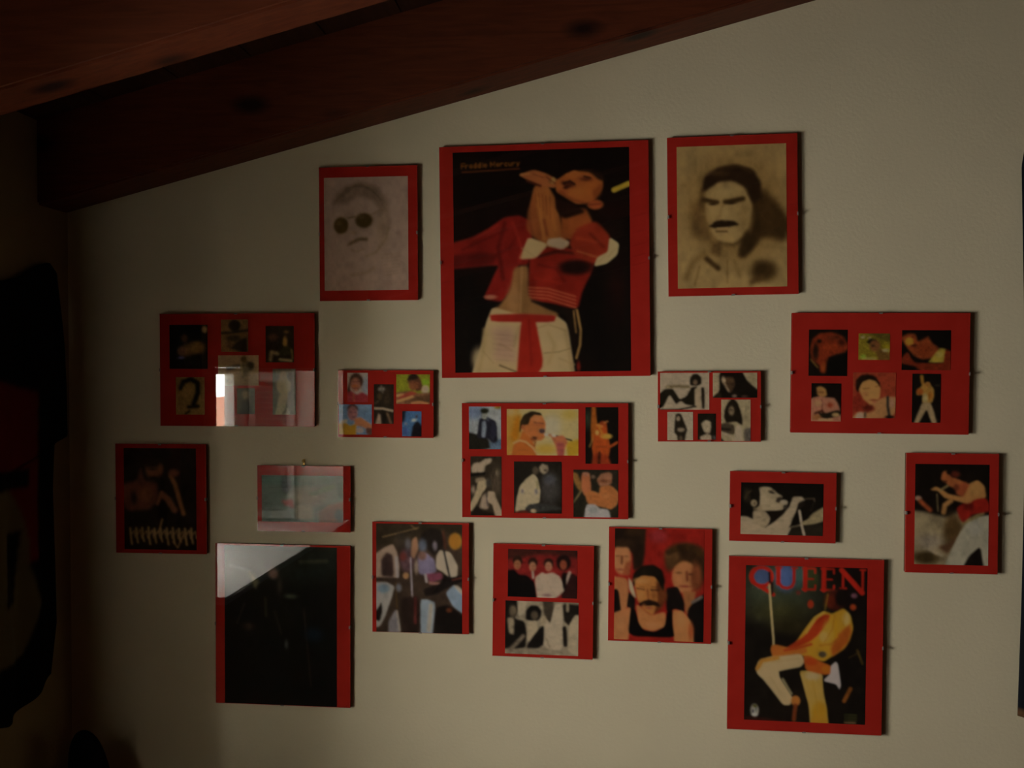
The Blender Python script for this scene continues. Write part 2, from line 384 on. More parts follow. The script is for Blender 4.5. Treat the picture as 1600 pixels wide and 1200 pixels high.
A.line([(200,400),(195,470)],8,(80,66,50),6,.6)

# ---- big stage poster
B = Art((670,200,3), (118,102,943,1143), (7,4,2), 109, step=1.35)
B.ell(880,770,40,120,(22,5,3),40,.8).ell(870,400,60,30,(16,4,2),30,.8)
B.poly([(118,540),(200,505),(290,460),(360,412),(430,405),(480,430),(490,520),(470,640),(420,640),(385,760),(340,812),(255,795),(300,700),(330,640),(290,638),(118,655)], (94,16,9), 7)
B.poly([(118,590),(250,575),(330,590),(300,636),(118,652)], (58,8,5), 14, .8).line([(360,440),(330,560),(350,700)],16,(58,8,5),10,.7)
B.ell(290,787,28,9,(150,95,70),5).line([(200,520),(330,450)],6,(120,34,20),5,.6)
B.poly([(480,560),(620,555),(790,600),(765,680),(720,770),(700,852),(560,822),(465,800),(470,700)], (100,20,9), 8)
B.ell(690,655,80,34,(20,6,3),14).line([(520,600),(600,580),(700,590)],14,(40,12,6),8,.8).ell(560,680,50,40,(116,26,12),24,.7)
for k in range(4): B.line([(468,745+15*k),(560,752+16*k),(690,792+17*k)],5,(160,84,52),3,.9)
B.poly([(400,650),(470,640),(470,800),(600,842),(610,890),(420,880),(300,850),(335,825),(385,760)], (104,72,38), 10)
B.ell(400,800,30,60,(128,92,54),20,.8).line([(440,650),(430,860)],8,(140,104,62),6,.7).poly([(470,805),(590,825),(690,862),(640,880),(560,850)],(14,8,4),7)
B.poly([(640,860),(690,855),(700,1000),(690,1090),(660,980)],(16,8,4),6)
B.poly([(300,835),(420,872),(600,880),(650,920),(690,1143),(175,1143),(240,1030),(270,905)], (172,148,104), 7)
B.poly([(290,930),(400,930),(410,1100),(300,1080),(310,1000)],(150,118,96),24,.8)
for k in range(6): B.line([(300,960+24*k),(400,972+24*k)],5,(128,100,78),4,.6)
B.line([(540,1055),(610,1050),(660,1035)],6,(96,78,48),4).line([(500,940),(560,920),(640,950)],7,(120,98,64),5,.8).ell(230,1080,30,50,(190,166,120),20,.7)
B.line([(330,1110),(410,1143)],10,(60,44,26),6).line([(250,1040),(300,1100)],7,(120,98,66),5,.7)
B.poly([(285,868),(430,868),(600,878),(590,912),(290,905)], (112,24,14), 5)
B.poly([(432,888),(500,888),(540,1110),(470,1132),(405,1130)], (118,24,11), 7).line([(470,900),(480,1110)],10,(86,12,6),8,.7)
B.line([(695,855),(712,950),(708,1020),(690,1080)],9,(130,98,52),4).line([(680,860),(690,960)],6,(120,90,46),4).ell(700,1120,8,24,(90,20,10),6)
B.poly([(500,270),(560,262),(600,330),(640,520),(665,560),(560,560),(500,505),(478,400)], (122,70,28), 8)
B.poly([(470,380),(500,300),(520,420),(560,540),(500,520),(460,470)], (104,54,22), 8, .8)
B.line([(520,330),(545,520)],12,(150,94,42),8,.8).line([(560,300),(600,480)],12,(140,84,36),8,.7).line([(545,430),(560,500)],14,(80,36,14),8,.7)
B.poly([(428,216),(500,194),(560,214),(612,245),(600,282),(540,272),(470,240)], (132,74,36), 5)
B.line([(440,216),(480,212)],8,(168,110,58),4).line([(470,245),(530,270)],12,(60,24,10),6).line([(580,250),(640,262)],22,(90,58,26),7).ell(590,248,10,14,(150,120,66),5)
B.poly([(472,510),(565,545),(505,608),(425,612),(450,560)], (168,144,98), 6)
B.poly([(565,520),(630,514),(668,540),(630,572),(555,548)], (156,134,104), 6)
B.poly([(625,400),(740,378),(775,450),(690,530),(625,520)], (112,56,20), 10)
B.poly([(598,252),(660,212),(760,200),(822,235),(820,292),(775,352),(700,362),(640,322),(605,300)], (134,72,27), 7)
B.ell(738,242,34,13,(70,30,12),8,rot=14).ell(660,268,32,13,(58,22,9),7,rot=20).ell(700,230,40,12,(156,88,36),9,.7).ell(770,290,34,28,(148,80,30),16,.7).ell(640,300,20,12,(120,60,24),7)
B.ell(785,365,36,22,(130,62,26),6).line([(760,365),(810,362)],6,(80,30,12),4).poly([(600,330),(700,365),(740,400),(640,430),(600,380)],(22,9,4),9)
B.poly([(840,300),(830,240),(870,260),(880,340),(820,350)],(8,4,2),8)
B.poly([(660,540),(700,470),(790,440),(855,515),(845,600),(780,640),(690,605)], (104,30,12), 9)
B.line([(700,520),(800,540)],14,(128,44,18),10,.8).line([(700,580),(790,610)],8,(140,80,40),5,.7)
B.poly([(850,520),(892,550),(884,600),(835,640),(778,652),(792,612),(842,588)], (176,156,110), 5)
B.poly([(700,205),(760,196),(815,215),(835,260),(800,250),(760,215)],(20,10,5),8,.9).ell(690,214,16,9,(140,76,30),5).line([(655,225),(690,212),(712,222)],9,(150,86,36),5,.8)
B.line([(640,262),(668,252),(690,268)],12,(34,13,6),5).ell(652,282,16,8,(44,16,8),5).line([(620,300),(680,340),(740,356)],12,(92,44,16),8,.8).ell(700,300,36,22,(150,86,34),16,.8).line([(735,232),(765,240)],8,(40,16,8),4)
B.poly([(770,300),(815,270),(812,320),(780,350)],(98,46,16),12,.8)
for k in range(5): B.line([(505+17*k,300+6*k),(512+16*k,350+18*k)],5,(82,40,15),4,.7)
B.line([(560,230),(600,262)],8,(86,42,18),5).line([(500,215),(545,232)],6,(90,46,20),4)
B.line([(160,560),(300,500),(370,470)],10,(64,9,5),8,.6).line([(300,600),(380,560),(420,500)],12,(66,10,6),10,.6).line([(400,440),(440,560),(430,620)],10,(124,30,16),8,.6)
B.line([(520,640),(600,660),(640,720)],12,(74,12,6),9,.7).line([(500,700),(620,730)],10,(124,30,14),8,.6).line([(760,500),(820,560)],14,(70,16,7),9,.7)
B.line([(260,940),(250,1060),(230,1143)],16,(134,112,72),12,.8).line([(420,930),(400,1020)],14,(120,98,66),9,.7).line([(560,960),(590,1020),(560,1100)],14,(140,116,76),12,.8).line([(640,950),(670,1143)],14,(128,106,70),10,.8).line([(330,1010),(390,1040)],8,(116,92,64),6,.7).line([(610,1080),(680,1110)],8,(130,106,70),6,.7)
B.line([(440,560),(500,600)],6,(130,108,70),4,.7).line([(840,610),(880,570)],6,(134,112,74),4,.7).line([(800,630),(830,605)],6,(134,112,74),4,.7)
B.line([(872,300),(940,272)],20,(176,146,42),6)
lettering(B, 'Freddie Mercury', 160, 156, 280, 22, 4.0, (112,66,16), -.03)
for k in range(26): B.line([(162+10.6*k,196-.35*k),(162+10.6*k+6,195.5-.35*k)],5,(84,40,12),2.5)

# ---- charcoal portrait, upper right
D_ = Cc = Art((1020,190,4.136), (158,152,865,1072), (126,103,62), 106, step=1.5)
Cc.ell(540,560,330,360,(100,76,38),110,.7).ell(600,210,60,20,(96,78,44),20,.6).line([(200,400),(300,380),(320,560)],60,(100,78,42),50,.6)
Cc.poly([(620,480),(720,440),(830,560),(862,680),(850,785),(720,760),(640,820),(560,890),(600,760),(650,640)], (46,31,11), 34)
Cc.poly([(240,520),(325,480),(350,640),(395,760),(260,740)], (72,52,24), 40, .85)
Cc.poly([(345,430),(450,370),(560,390),(620,470),(645,560),(610,700),(540,785),(450,788),(390,725),(350,600)], (134,110,66), 14)
Cc.poly([(318,450),(335,350),(420,292),(540,275),(650,308),(705,400),(700,500),(655,530),(630,500),(600,430),(520,382),(430,388),(350,440)], (28,17,6), 16)
Cc.ell(430,330,60,18,(60,42,18),18,.6).line([(320,450),(318,560)],30,(56,40,16),20,.8)
Cc.line([(330,500),(420,518)],30,(44,30,10),12).line([(470,518),(585,500)],34,(44,30,10),13).ell(390,530,24,10,(36,24,8),8).ell(510,525,28,10,(36,24,8),8)
Cc.line([(455,540),(440,600),(415,625)],20,(104,82,44),14,.8).line([(600,560),(590,690)],50,(104,82,44),34,.7)
Cc.poly([(362,672),(400,640),(455,630),(530,642),(560,668),(480,684),(400,688)], (24,15,5), 11)
Cc.line([(420,690),(480,690)],12,(140,112,70),6).line([(410,706),(480,708)],12,(60,42,18),8).line([(430,780),(520,795),(590,760)],24,(56,40,16),18,.8)
Cc.poly([(380,760),(450,800),(440,870),(370,850)],(64,46,20),22,.8).poly([(600,700),(690,770),(600,880),(540,870)],(40,27,9),22)
Cc.line([(345,880),(420,945)],34,(48,33,12),14).line([(215,1000),(260,900),(330,850)],40,(82,62,30),26,.8).line([(480,900),(480,1040)],14,(90,70,36),10,.8)
Cc.ell(715,970,85,70,(44,30,10),36).line([(640,1040),(700,1010)],40,(60,42,18),20,.8).line([(530,900),(560,1000)],24,(88,68,34),16,.7).line([(270,1050),(300,930)],14,(80,60,28),10,.7)
Cc.line([(440,300),(560,290),(640,330)],14,(52,35,14),10,.6).line([(355,560),(380,650)],14,(110,88,50),10,.7).ell(470,590,20,40,(148,124,78),14,.8).ell(480,450,60,30,(146,122,76),24,.8).line([(560,600),(600,640)],20,(112,90,50),14,.7)
Cc.ell(560,940,60,40,(110,88,50),30,.6).line([(700,790),(850,830)],30,(100,80,44),20,.6)

# ---- left collage with the window mirrored in it
cr = (230,470,5.454); g = 62
DL = []
a = Art(cr, (190,205,515,580), (4,3,2), g); a.ell(385,430,90,75,(46,30,12),26).ell(430,400,60,55,(54,36,14),22).ell(318,318,28,34,(36,20,10),12).ell(295,430,36,40,(44,26,16),14).ell(290,485,30,10,(40,36,56),6).ell(490,245,22,28,(78,56,30),10).poly([(330,470),(480,440),(500,570),(300,570)],(8,5,3),20); DL.append(a)
a = Art(cr, (630,160,860,435), (52,36,17), g); a.ell(745,210,52,48,(9,6,3),10).line([(632,275),(700,272),(860,252)],22,(12,8,4),9).ell(735,320,60,28,(20,14,7),14).poly([(780,340),(850,310),(855,432),(770,425),(700,400)],(10,7,4),12).ell(700,370,40,26,(44,30,16),12); DL.append(a)
a = Art(cr, (1010,215,1250,525), (14,9,5), g); a.ell(1175,350,18,46,(76,54,20),9).ell(1185,265,22,14,(50,34,16),8).ell(1075,310,40,30,(34,18,10),14).ell(1180,430,50,44,(20,18,8),14).line([(1050,500),(1060,440),(1110,450)],30,(58,48,28),12).line([(1130,500),(1230,510)],16,(86,74,48),8).line([(1230,420),(1240,490)],14,(60,48,22),8); DL.append(a)
a = Art(cr, (605,465,950,722), (72,58,38), g); a.ell(825,500,28,32,(40,30,12),9).line([(690,575),(790,555),(840,560)],34,(22,17,7),10).ell(875,555,38,38,(20,15,7),12).ell(830,600,40,60,(52,44,28),14).line([(800,520),(810,640)],8,(80,66,40),5); DL.append(a)
a = Art(cr, (245,650,490,970), (60,44,19), g); a.line([(285,745),(310,690),(375,668),(430,700),(432,780),(395,880)],40,(6,5,3),10).line([(350,905),(435,898)],26,(6,5,3),9).ell(345,780,40,60,(70,52,24),16).line([(330,960),(360,940)],16,(14,10,5),8); DL.append(a)
a = Art(cr, (765,745,918,965), (30,28,20), g); a.ell(840,800,30,36,(60,52,38),12).poly([(790,965),(810,850),(870,850),(900,965)],(16,14,10),12); DL.append(a)
a = Art(cr, (1070,580,1265,970), (40,36,27), g); a.ell(1165,640,36,40,(76,66,46),10).ell(1165,720,58,80,(92,84,60),12).poly([(1130,790),(1200,790),(1180,900),(1130,970),(1085,970)],(88,80,58),10).poly([(1200,900),(1215,970),(1160,970)],(80,74,56),10).ell(1215,640,24,50,(30,24,14),10); DL.append(a)

# ---- small colour collage beside the big poster
cr = (510,560,8.42); g = 98
EL = []
a = Art(cr, (275,190,545,575), (128,120,108), g); a.ell(510,360,40,120,(108,112,118),24).ell(392,300,92,108,(46,29,20),14).poly([(300,300),(330,470),(280,440)],(46,29,20),14).ell(384,345,62,88,(124,78,60),14).ell(360,310,34,8,(70,36,28),6).ell(415,305,26,8,(70,36,28),6).ell(372,362,36,14,(150,84,36),10).ell(384,392,34,9,(80,40,30),7).poly([(275,450),(330,430),(400,480),(470,440),(545,500),(545,575),(275,575)],(108,34,38),14).line([(355,470),(365,560)],16,(124,74,46),10); EL.append(a)
a = Art(cr, (920,210,1362,600), (92,94,18), g); a.ell(1300,310,50,40,(96,120,24),20).ell(1300,410,50,55,(148,132,108),14).poly([(1060,290),(1080,240),(1150,215),(1220,240),(1260,330),(1260,420),(1180,430),(1100,360)],(66,38,24),12).poly([(1055,290),(1080,235),(1150,212),(1215,240),(1200,270),(1110,285)],(28,20,12),9).ell(1150,360,66,60,(92,52,30),14).poly([(920,455),(1100,425),(1190,460),(1362,440),(1362,600),(920,600)],(86,56,36),8).line([(925,490),(1010,480)],20,(196,158,98),7).poly([(960,500),(1110,430),(1200,455),(1100,510),(930,540)],(120,48,34),9).line([(925,570),(1050,530),(1130,500)],22,(190,150,90),8).poly([(1050,570),(1200,500),(1362,470),(1362,590)],(66,44,26),10).line([(1130,590),(1240,575),(1330,598)],24,(170,118,72),8); EL.append(a)
a = Art(cr, (625,340,885,860), (27,20,12), g); a.ell(725,405,46,26,(100,94,84),12).line([(720,360),(740,450)],20,(80,74,62),10).ell(700,500,30,40,(58,46,26),20).ell(800,500,36,90,(40,30,18),26).line([(640,600),(680,560)],14,(70,60,40),8).line([(632,658),(740,660),(870,688)],18,(158,142,116),6).poly([(690,715),(640,858),(725,858),(712,760)],(122,104,86),8).line([(800,720),(850,850)],26,(80,62,44),12).ell(760,790,30,60,(14,10,6),14); EL.append(a)
a = Art(cr, (165,605,597,1002), (76,96,116), g); a.ell(500,640,90,40,(92,112,128),24).poly([(270,690),(280,630),(345,608),(415,635),(420,690),(350,650)],(50,36,32),10).ell(345,725,66,92,(112,74,70),12).ell(325,708,18,8,(60,40,44),6).ell(380,708,16,8,(60,40,44),6).ell(355,772,34,10,(70,48,50),7).poly([(165,860),(260,850),(310,890),(400,850),(390,1002),(165,1002)],(140,104,20),10).poly([(365,800),(440,770),(520,820),(592,890),(575,960),(480,900),(380,880)],(146,94,60),10).ell(440,945,48,36,(150,136,128),9).poly([(520,900),(592,920),(592,1002),(520,990)],(62,40,34),9).line([(200,840),(260,820)],30,(150,130,90),14); EL.append(a)
a = Art(cr, (997,695,1250,1025), (48,74,100), g); a.poly([(997,695),(1050,695),(1030,820),(997,860)],(18,22,28),16).poly([(1108,1025),(1130,900),(1170,835),(1215,830),(1245,900),(1250,1025)],(13,11,15),8).ell(1186,765,15,26,(44,34,34),6).ell(1152,812,26,14,(184,178,150),7).line([(1120,830),(1190,800)],14,(130,130,120),8,.7).ell(1045,860,18,14,(100,96,96),9).ell(1040,960,40,50,(44,60,96),20); EL.append(a)

# ---- centre collage
cr = (700,610,5.333); g = 122
FL = []
a = Art(cr, (175,135,442,490), (128,132,130), g); a.ell(220,180,70,60,(92,104,122),30).ell(400,220,50,70,(140,142,138),26).poly([(175,345),(240,365),(330,400),(375,480),(180,490)],(24,22,15),8).poly([(340,430),(442,400),(442,490),(360,490)],(76,92,106),10).poly([(258,240),(290,225),(340,228),(395,250),(410,300),(412,430),(370,440),(330,400),(238,400)],(27,26,33),7).poly([(285,260),(310,250),(320,300),(310,390),(280,390)],(112,120,128),6).ell(306,210,27,32,(126,126,112),6).ell(305,170,36,24,(30,30,14),6).ell(380,340,24,70,(36,36,48),12).ell(400,405,14,20,(20,20,26),6).ell(415,142,30,12,(112,88,16),6).ell(330,235,10,18,(60,64,70),6); FL.append(a)
a = Art(cr, (490,155,1086,541), (192,172,114), g); a.poly([(490,155),(600,155),(560,300),(580,420),(520,541),(490,541)],(186,140,58),30).poly([(560,220),(610,200),(600,400),(540,440),(520,380)],(176,112,14),24).ell(520,180,40,30,(190,160,100),20).ell(1020,200,60,40,(186,156,60),30,.7).ell(820,490,90,40,(196,160,66),24).poly([(980,430),(1075,400),(1086,520),(1000,535)],(184,146,36),16).ell(860,300,80,90,(186,174,140),40)
a.poly([(520,541),(545,455),(600,400),(620,330),(700,400),(722,460),(748,541)],(172,94,34),8).line([(545,440),(600,418),(650,430),(710,480),(745,535)],13,(206,168,112),5)
a.poly([(620,300),(660,230),(700,205),(785,210),(816,270),(812,330),(806,395),(780,418),(735,420),(700,400),(630,345)],(176,104,52),7).poly([(594,345),(598,260),(630,200),(700,168),(772,182),(795,212),(720,206),(690,240),(672,285),(640,290),(615,310),(606,350)],(38,27,12),6)
a.line([(720,268),(795,275)],15,(96,54,34),6).ell(750,290,40,10,(150,84,44),8).ell(785,338,28,22,(66,50,48),7).ell(720,400,26,20,(70,38,20),10).ell(625,310,14,22,(160,90,50),6).line([(690,400),(730,430),(720,470)],16,(110,58,24),9).ell(740,235,40,18,(196,128,76),12)
a.line([(812,368),(860,372),(915,385)],18,(206,196,178),6).line([(905,378),(960,395),(1030,415)],17,(27,20,16),5).poly([(850,370),(880,390),(960,370),(1000,430),(975,480),(962,541),(915,541),(900,470)],(170,98,62),7).poly([(900,430),(970,430),(965,541),(920,541)],(136,66,58),12).ell(850,372,14,10,(190,126,80),5); FL.append(a)
a = Art(cr, (1145,140,1417,612), (13,9,5), g); a.ell(1165,240,26,70,(38,44,30),22).poly([(1200,145),(1228,145),(1238,250),(1250,300),(1230,430),(1195,430),(1192,300)],(136,72,18),8).line([(1180,470),(1210,400)],10,(130,100,50),6).poly([(1215,390),(1245,290),(1290,260),(1320,270),(1330,370),(1352,470),(1335,560),(1215,570),(1200,470)],(156,66,18),9).ell(1290,282,26,26,(120,48,16),8).line([(1245,290),(1285,300)],12,(196,128,66),6).line([(1300,270),(1330,258)],9,(176,110,60),5).ell(1318,382,48,20,(204,158,62),8).ell(1243,352,14,20,(206,170,90),7).line([(1255,290),(1290,380)],16,(190,124,40),8).line([(1352,468),(1412,432)],16,(164,70,24),6).poly([(1190,612),(1215,520),(1330,530),(1370,612)],(120,42,14),12).line([(1262,520),(1258,612)],24,(50,20,8),10).line([(1240,470),(1320,470)],14,(110,44,14),8); FL.append(a)
a = Art(cr, (188,550,446,1042), (42,34,23), g); a.ell(400,760,40,120,(70,58,44),30).ell(410,690,14,30,(96,84,66),10).poly([(196,640),(220,605),(275,600),(310,572),(350,560),(368,578),(350,605),(310,625),(300,690),(250,680),(200,685)],(160,142,118),8).ell(330,560,26,10,(24,18,12),5).line([(190,708),(240,700),(300,690)],24,(12,9,6),7).poly([(225,735),(300,722),(320,750),(230,775)],(118,102,80),8).poly([(252,760),(325,745),(324,800),(280,860),(240,940),(196,1010),(188,980),(215,890),(240,820)],(168,150,116),7).poly([(330,840),(385,845),(400,900),(445,1030),(405,1042),(372,950),(335,930)],(160,140,114),7).poly([(285,880),(320,850),(340,960),(330,990),(260,985)],(134,116,96),10).line([(318,860),(330,960)],12,(52,46,46),6).poly([(200,1000),(240,960),(300,1010),(380,1020),(390,1042),(200,1042)],(20,15,9),10).ell(210,830,16,30,(130,112,94),12).ell(335,770,22,40,(50,46,40),12); FL.append(a)
a = Art(cr, (550,593,947,1025), (26,22,15), g); a.ell(850,820,80,130,(54,50,46),36).ell(850,740,50,40,(60,60,62),24).poly([(560,1015),(575,900),(600,800),(650,740),(712,695),(745,730),(768,830),(760,935),(715,945),(690,990),(600,1000)],(172,156,122),7).ell(620,842,14,20,(100,90,88),8).ell(735,842,14,26,(96,88,88),8).line([(640,860),(700,862)],6,(140,126,98),5).line([(740,760),(745,820)],12,(120,108,70),6).ell(730,668,26,34,(70,60,46),9).poly([(760,640),(785,610),(830,625),(838,670),(800,700),(768,680)],(124,110,88),8).ell(810,665,16,8,(60,50,40),6).poly([(640,980),(680,945),(780,940),(900,960),(940,990),(760,1010),(650,1010)],(46,44,40),9).ell(712,1005,22,16,(162,140,108),6).poly([(560,1010),(650,1000),(760,1020),(550,1025)],(86,30,18),8); FL.append(a)
a = Art(cr, (1045,662,1417,1057), (30,27,17), g); a.poly([(1046,680),(1078,690),(1115,780),(1105,850),(1062,790)],(116,82,38),9).line([(1050,930),(1110,840)],12,(110,94,60),6).poly([(1115,690),(1180,690),(1192,800),(1190,860),(1140,880),(1110,820)],(160,94,56),8).ell(1150,700,26,16,(150,100,76),7).ell(1210,720,20,14,(96,76,60),8).poly([(1240,745),(1275,695),(1340,678),(1372,700),(1365,770),(1330,800),(1265,800)],(132,88,62),9).ell(1300,755,50,14,(100,60,36),9).ell(1385,720,16,50,(34,26,18),8).poly([(1140,850),(1200,838),(1262,860),(1268,800),(1360,790),(1412,870),(1405,950),(1360,990),(1260,965),(1165,945)],(168,102,52),8).line([(1200,880),(1290,900),(1380,890)],14,(140,78,36),10,.7).ell(1320,880,40,24,(188,120,66),16).poly([(1132,1057),(1155,950),(1225,948),(1262,985),(1335,990),(1362,1057)],(156,150,144),8).ell(1210,1000,40,30,(132,132,126),16); FL.append(a)

# ---- black-and-white collage
cr = (1010,560,8); g = 120
GL = []
PB = (150,134,110)
a = Art(cr, (172,180,785,642), PB, g); a.line([(262,352),(400,350),(530,356)],38,(96,82,56),10).poly([(172,620),(182,460),(225,380),(330,375),(380,450),(420,510),(500,470),(540,400),(560,360),(640,350),(610,470),(610,600),(500,580),(430,535),(370,575),(290,450),(215,610)],(20,16,7),9).poly([(545,340),(540,250),(580,195),(640,190),(690,240),(690,320),(640,345)],(18,14,6),9).ell(612,300,26,34,(92,74,54),9).poly([(600,380),(680,360),(680,620),(620,620)],(146,128,100),10).poly([(680,360),(728,362),(732,632),(692,632)],(24,18,9),8).line([(180,642),(400,640),(620,600)],22,(16,12,6),7).ell(265,355,22,16,(120,104,76),8); GL.append(a)
a = Art(cr, (830,180,1385,492), (142,126,96), g); a.ell(1320,250,50,70,(120,106,78),24).poly([(908,180),(1200,180),(1262,280),(1385,420),(1385,492),(840,492),(912,410)],(13,9,4),9).poly([(935,260),(985,225),(1090,235),(1110,330),(1060,430),(1010,400),(960,320)],(56,40,24),14).ell(965,270,22,46,(140,120,92),10,rot=-12).line([(985,330),(1030,410)],22,(120,102,78),9).ell(1100,470,30,18,(96,80,66),9).poly([(840,492),(880,430),(930,420),(950,492)],(30,24,12),9).ell(1230,475,40,12,(70,50,40),8); GL.append(a)
a = Art(cr, (262,670,582,1022), (152,138,114), g); a.poly([(362,700),(400,680),(440,700),(470,780),(515,890),(495,950),(480,1022),(390,1022),(380,960),(345,930),(352,800)],(28,22,12),9).ell(398,752,22,30,(122,106,84),8).ell(432,892,46,24,(126,110,88),9).ell(430,1000,20,30,(80,68,50),10); GL.append(a)
a = Art(cr, (642,690,867,1017), (20,16,8), g); a.poly([(690,810),(740,772),(800,790),(808,860),(790,930),(758,955),(722,910),(700,860)],(156,140,112),11).poly([(672,980),(740,950),(810,960),(810,1017),(680,1017)],(156,138,112),10).ell(755,850,30,10,(120,104,78),8,.7).ell(760,930,18,6,(70,50,40),6).ell(850,990,16,26,(70,66,62),10); GL.append(a)
a = Art(cr, (935,515,1302,1032), (142,127,95), g); a.ell(1260,700,40,120,(130,116,86),30).poly([(965,740),(980,620),(1020,545),(1080,525),(1140,550),(1175,640),(1205,760),(1200,840),(1120,790),(1000,810)],(21,15,7),9).ell(1062,655,34,58,(108,92,68),12).ell(1060,640,24,8,(50,38,24),7).poly([(935,820),(1000,800),(1100,830),(1110,960),(1000,940),(935,900)],(58,48,34),14).line([(940,880),(1040,890)],24,(20,16,10),9).poly([(1120,850),(1170,830),(1200,920),(1205,1032),(1090,1032),(1110,930)],(160,144,118),10).line([(940,930),(1030,960),(1090,1010)],26,(150,134,108),10).poly([(935,970),(1010,1032),(935,1032)],(36,28,18),10).poly([(1210,880),(1302,860),(1302,1032),(1230,1032)],(78,70,60),16); GL.append(a)

# ---- right collage
cr = (1220,470,5); g = 108
HL = []
a = Art(cr, (218,225,520,587), (10,6,3), g); a.poly([(228,380),(245,300),(300,255),(400,245),(480,275),(515,360),(500,400),(420,420),(372,440),(356,480),(350,560),(312,560),(300,500),(245,470)],(92,30,9),12).ell(300,315,20,16,(16,8,4),7).ell(272,400,24,66,(26,11,4),12).ell(420,290,60,20,(72,26,9),14).ell(470,330,30,26,(50,15,5),14).ell(400,360,60,30,(104,36,10),20).ell(335,520,16,40,(106,46,12),9).line([(235,460),(290,520)],10,(90,66,24),6).poly([(370,450),(515,405),(520,587),(365,587)],(5,4,2),9); HL.append(a)
a = Art(cr, (607,255,852,462), (92,80,16), g); a.poly([(630,258),(852,258),(852,330),(720,280)],(62,52,14),14).ell(820,370,30,30,(110,96,10),12).poly([(665,325),(700,292),(745,300),(755,330),(700,340)],(14,12,5),7).ell(735,352,42,46,(90,54,26),12).ell(720,350,16,8,(34,22,10),6).poly([(740,400),(790,370),(852,420),(852,462),(770,462)],(76,52,18),12).ell(820,386,26,11,(136,122,84),7).line([(640,450),(740,455)],14,(140,122,66),8).ell(645,435,20,14,(100,120,34),9).ell(640,285,16,9,(130,116,90),6).ell(690,290,12,7,(120,100,80),5); HL.append(a)
a = Art(cr, (945,230,1327,542), (6,4,2), g); a.poly([(945,290),(1000,255),(1050,262),(1070,320),(1110,300),(1150,275),(1180,330),(1245,375),(1180,450),(1100,460),(1040,430),(990,370),(955,320)],(98,42,15),12).ell(1003,318,32,30,(140,104,30),10).ell(1040,350,26,12,(50,18,7),7).ell(1120,380,46,50,(92,36,11),20).poly([(945,480),(985,400),(1020,430),(1060,480),(1200,490),(1327,470),(1327,542),(1150,540),(1020,515),(960,500)],(84,26,9),9).poly([(1150,480),(1185,440),(1240,372),(1285,375),(1300,410),(1290,480)],(132,112,38),9).poly([(1285,375),(1325,400),(1327,500),(1270,490)],(80,24,8),9).ell(1240,420,26,22,(140,122,56),10).poly([(1000,390),(1040,440),(1110,465),(1180,455),(1140,485),(1050,485),(1010,440)],(6,4,2),8).line([(950,505),(1050,525)],26,(8,5,3),7); HL.append(a)
a = Art(cr, (238,645,470,942), (11,6,3), g); a.poly([(278,680),(310,668),(350,690),(360,740),(320,755),(285,735)],(126,90,46),8).ell(315,715,26,8,(86,54,26),6).poly([(238,770),(300,745),(350,755),(420,760),(455,820),(470,942),(238,942)],(140,92,68),9).line([(320,770),(325,860)],9,(60,24,14),6).ell(385,815,24,20,(110,44,22),12).ell(290,800,28,24,(150,112,76),12).line([(270,880),(320,860),(350,890)],22,(50,22,12),9).poly([(290,870),(340,880),(440,850),(470,870),(460,900),(360,925),(310,915)],(22,17,8),8).ell(280,910,34,20,(120,76,40),9).line([(300,932),(400,930)],14,(170,134,90),6).ell(430,890,26,14,(150,120,76),8); HL.append(a)
a = Art(cr, (562,560,897,917), (112,42,22), g); a.ell(600,800,40,70,(96,26,14),24).poly([(690,795),(770,770),(820,748),(892,752),(885,905),(565,915),(600,870),(690,880)],(150,106,62),9).poly([(570,915),(600,880),(640,870),(655,917)],(160,136,112),9).ell(690,840,46,30,(70,20,10),14).poly([(608,690),(630,630),(700,605),(755,630),(778,690),(770,760),(735,800),(690,803),(645,765)],(172,126,68),8).poly([(583,690),(583,620),(620,582),(680,573),(735,588),(772,640),(778,680),(740,630),(690,615),(640,635),(612,690),(605,720)],(20,10,4),8).line([(640,690),(690,682)],9,(90,56,26),5).line([(735,672),(772,662)],9,(90,56,26),5).ell(725,775,34,9,(100,46,28),6).ell(730,792,20,7,(150,90,60),5).ell(660,730,24,18,(150,100,56),10).line([(835,755),(838,830),(850,900)],26,(36,32,26),8).ell(850,905,34,14,(14,9,6),7).ell(870,800,18,40,(150,110,84),10).ell(660,890,12,26,(60,48,36),7); HL.append(a)
a = Art(cr, (1025,570,1247,952), (10,7,4), g); a.line([(1098,590),(1106,640),(1120,670)],22,(122,84,26),7).poly([(1058,735),(1075,690),(1115,650),(1150,640),(1195,690),(1196,750),(1175,800),(1105,800),(1112,735)],(136,100,42),9).ell(1145,655,22,20,(130,86,34),7).ell(1085,710,26,24,(130,66,20),9).ell(1165,740,20,30,(120,74,20),9).ell(1128,760,20,34,(146,130,84),9).poly([(1108,795),(1168,795),(1195,860),(1226,950),(1192,950),(1140,840),(1070,945),(1036,950),(1080,860)],(128,108,76),8).ell(1225,660,20,6,(40,34,22),6); HL.append(a)

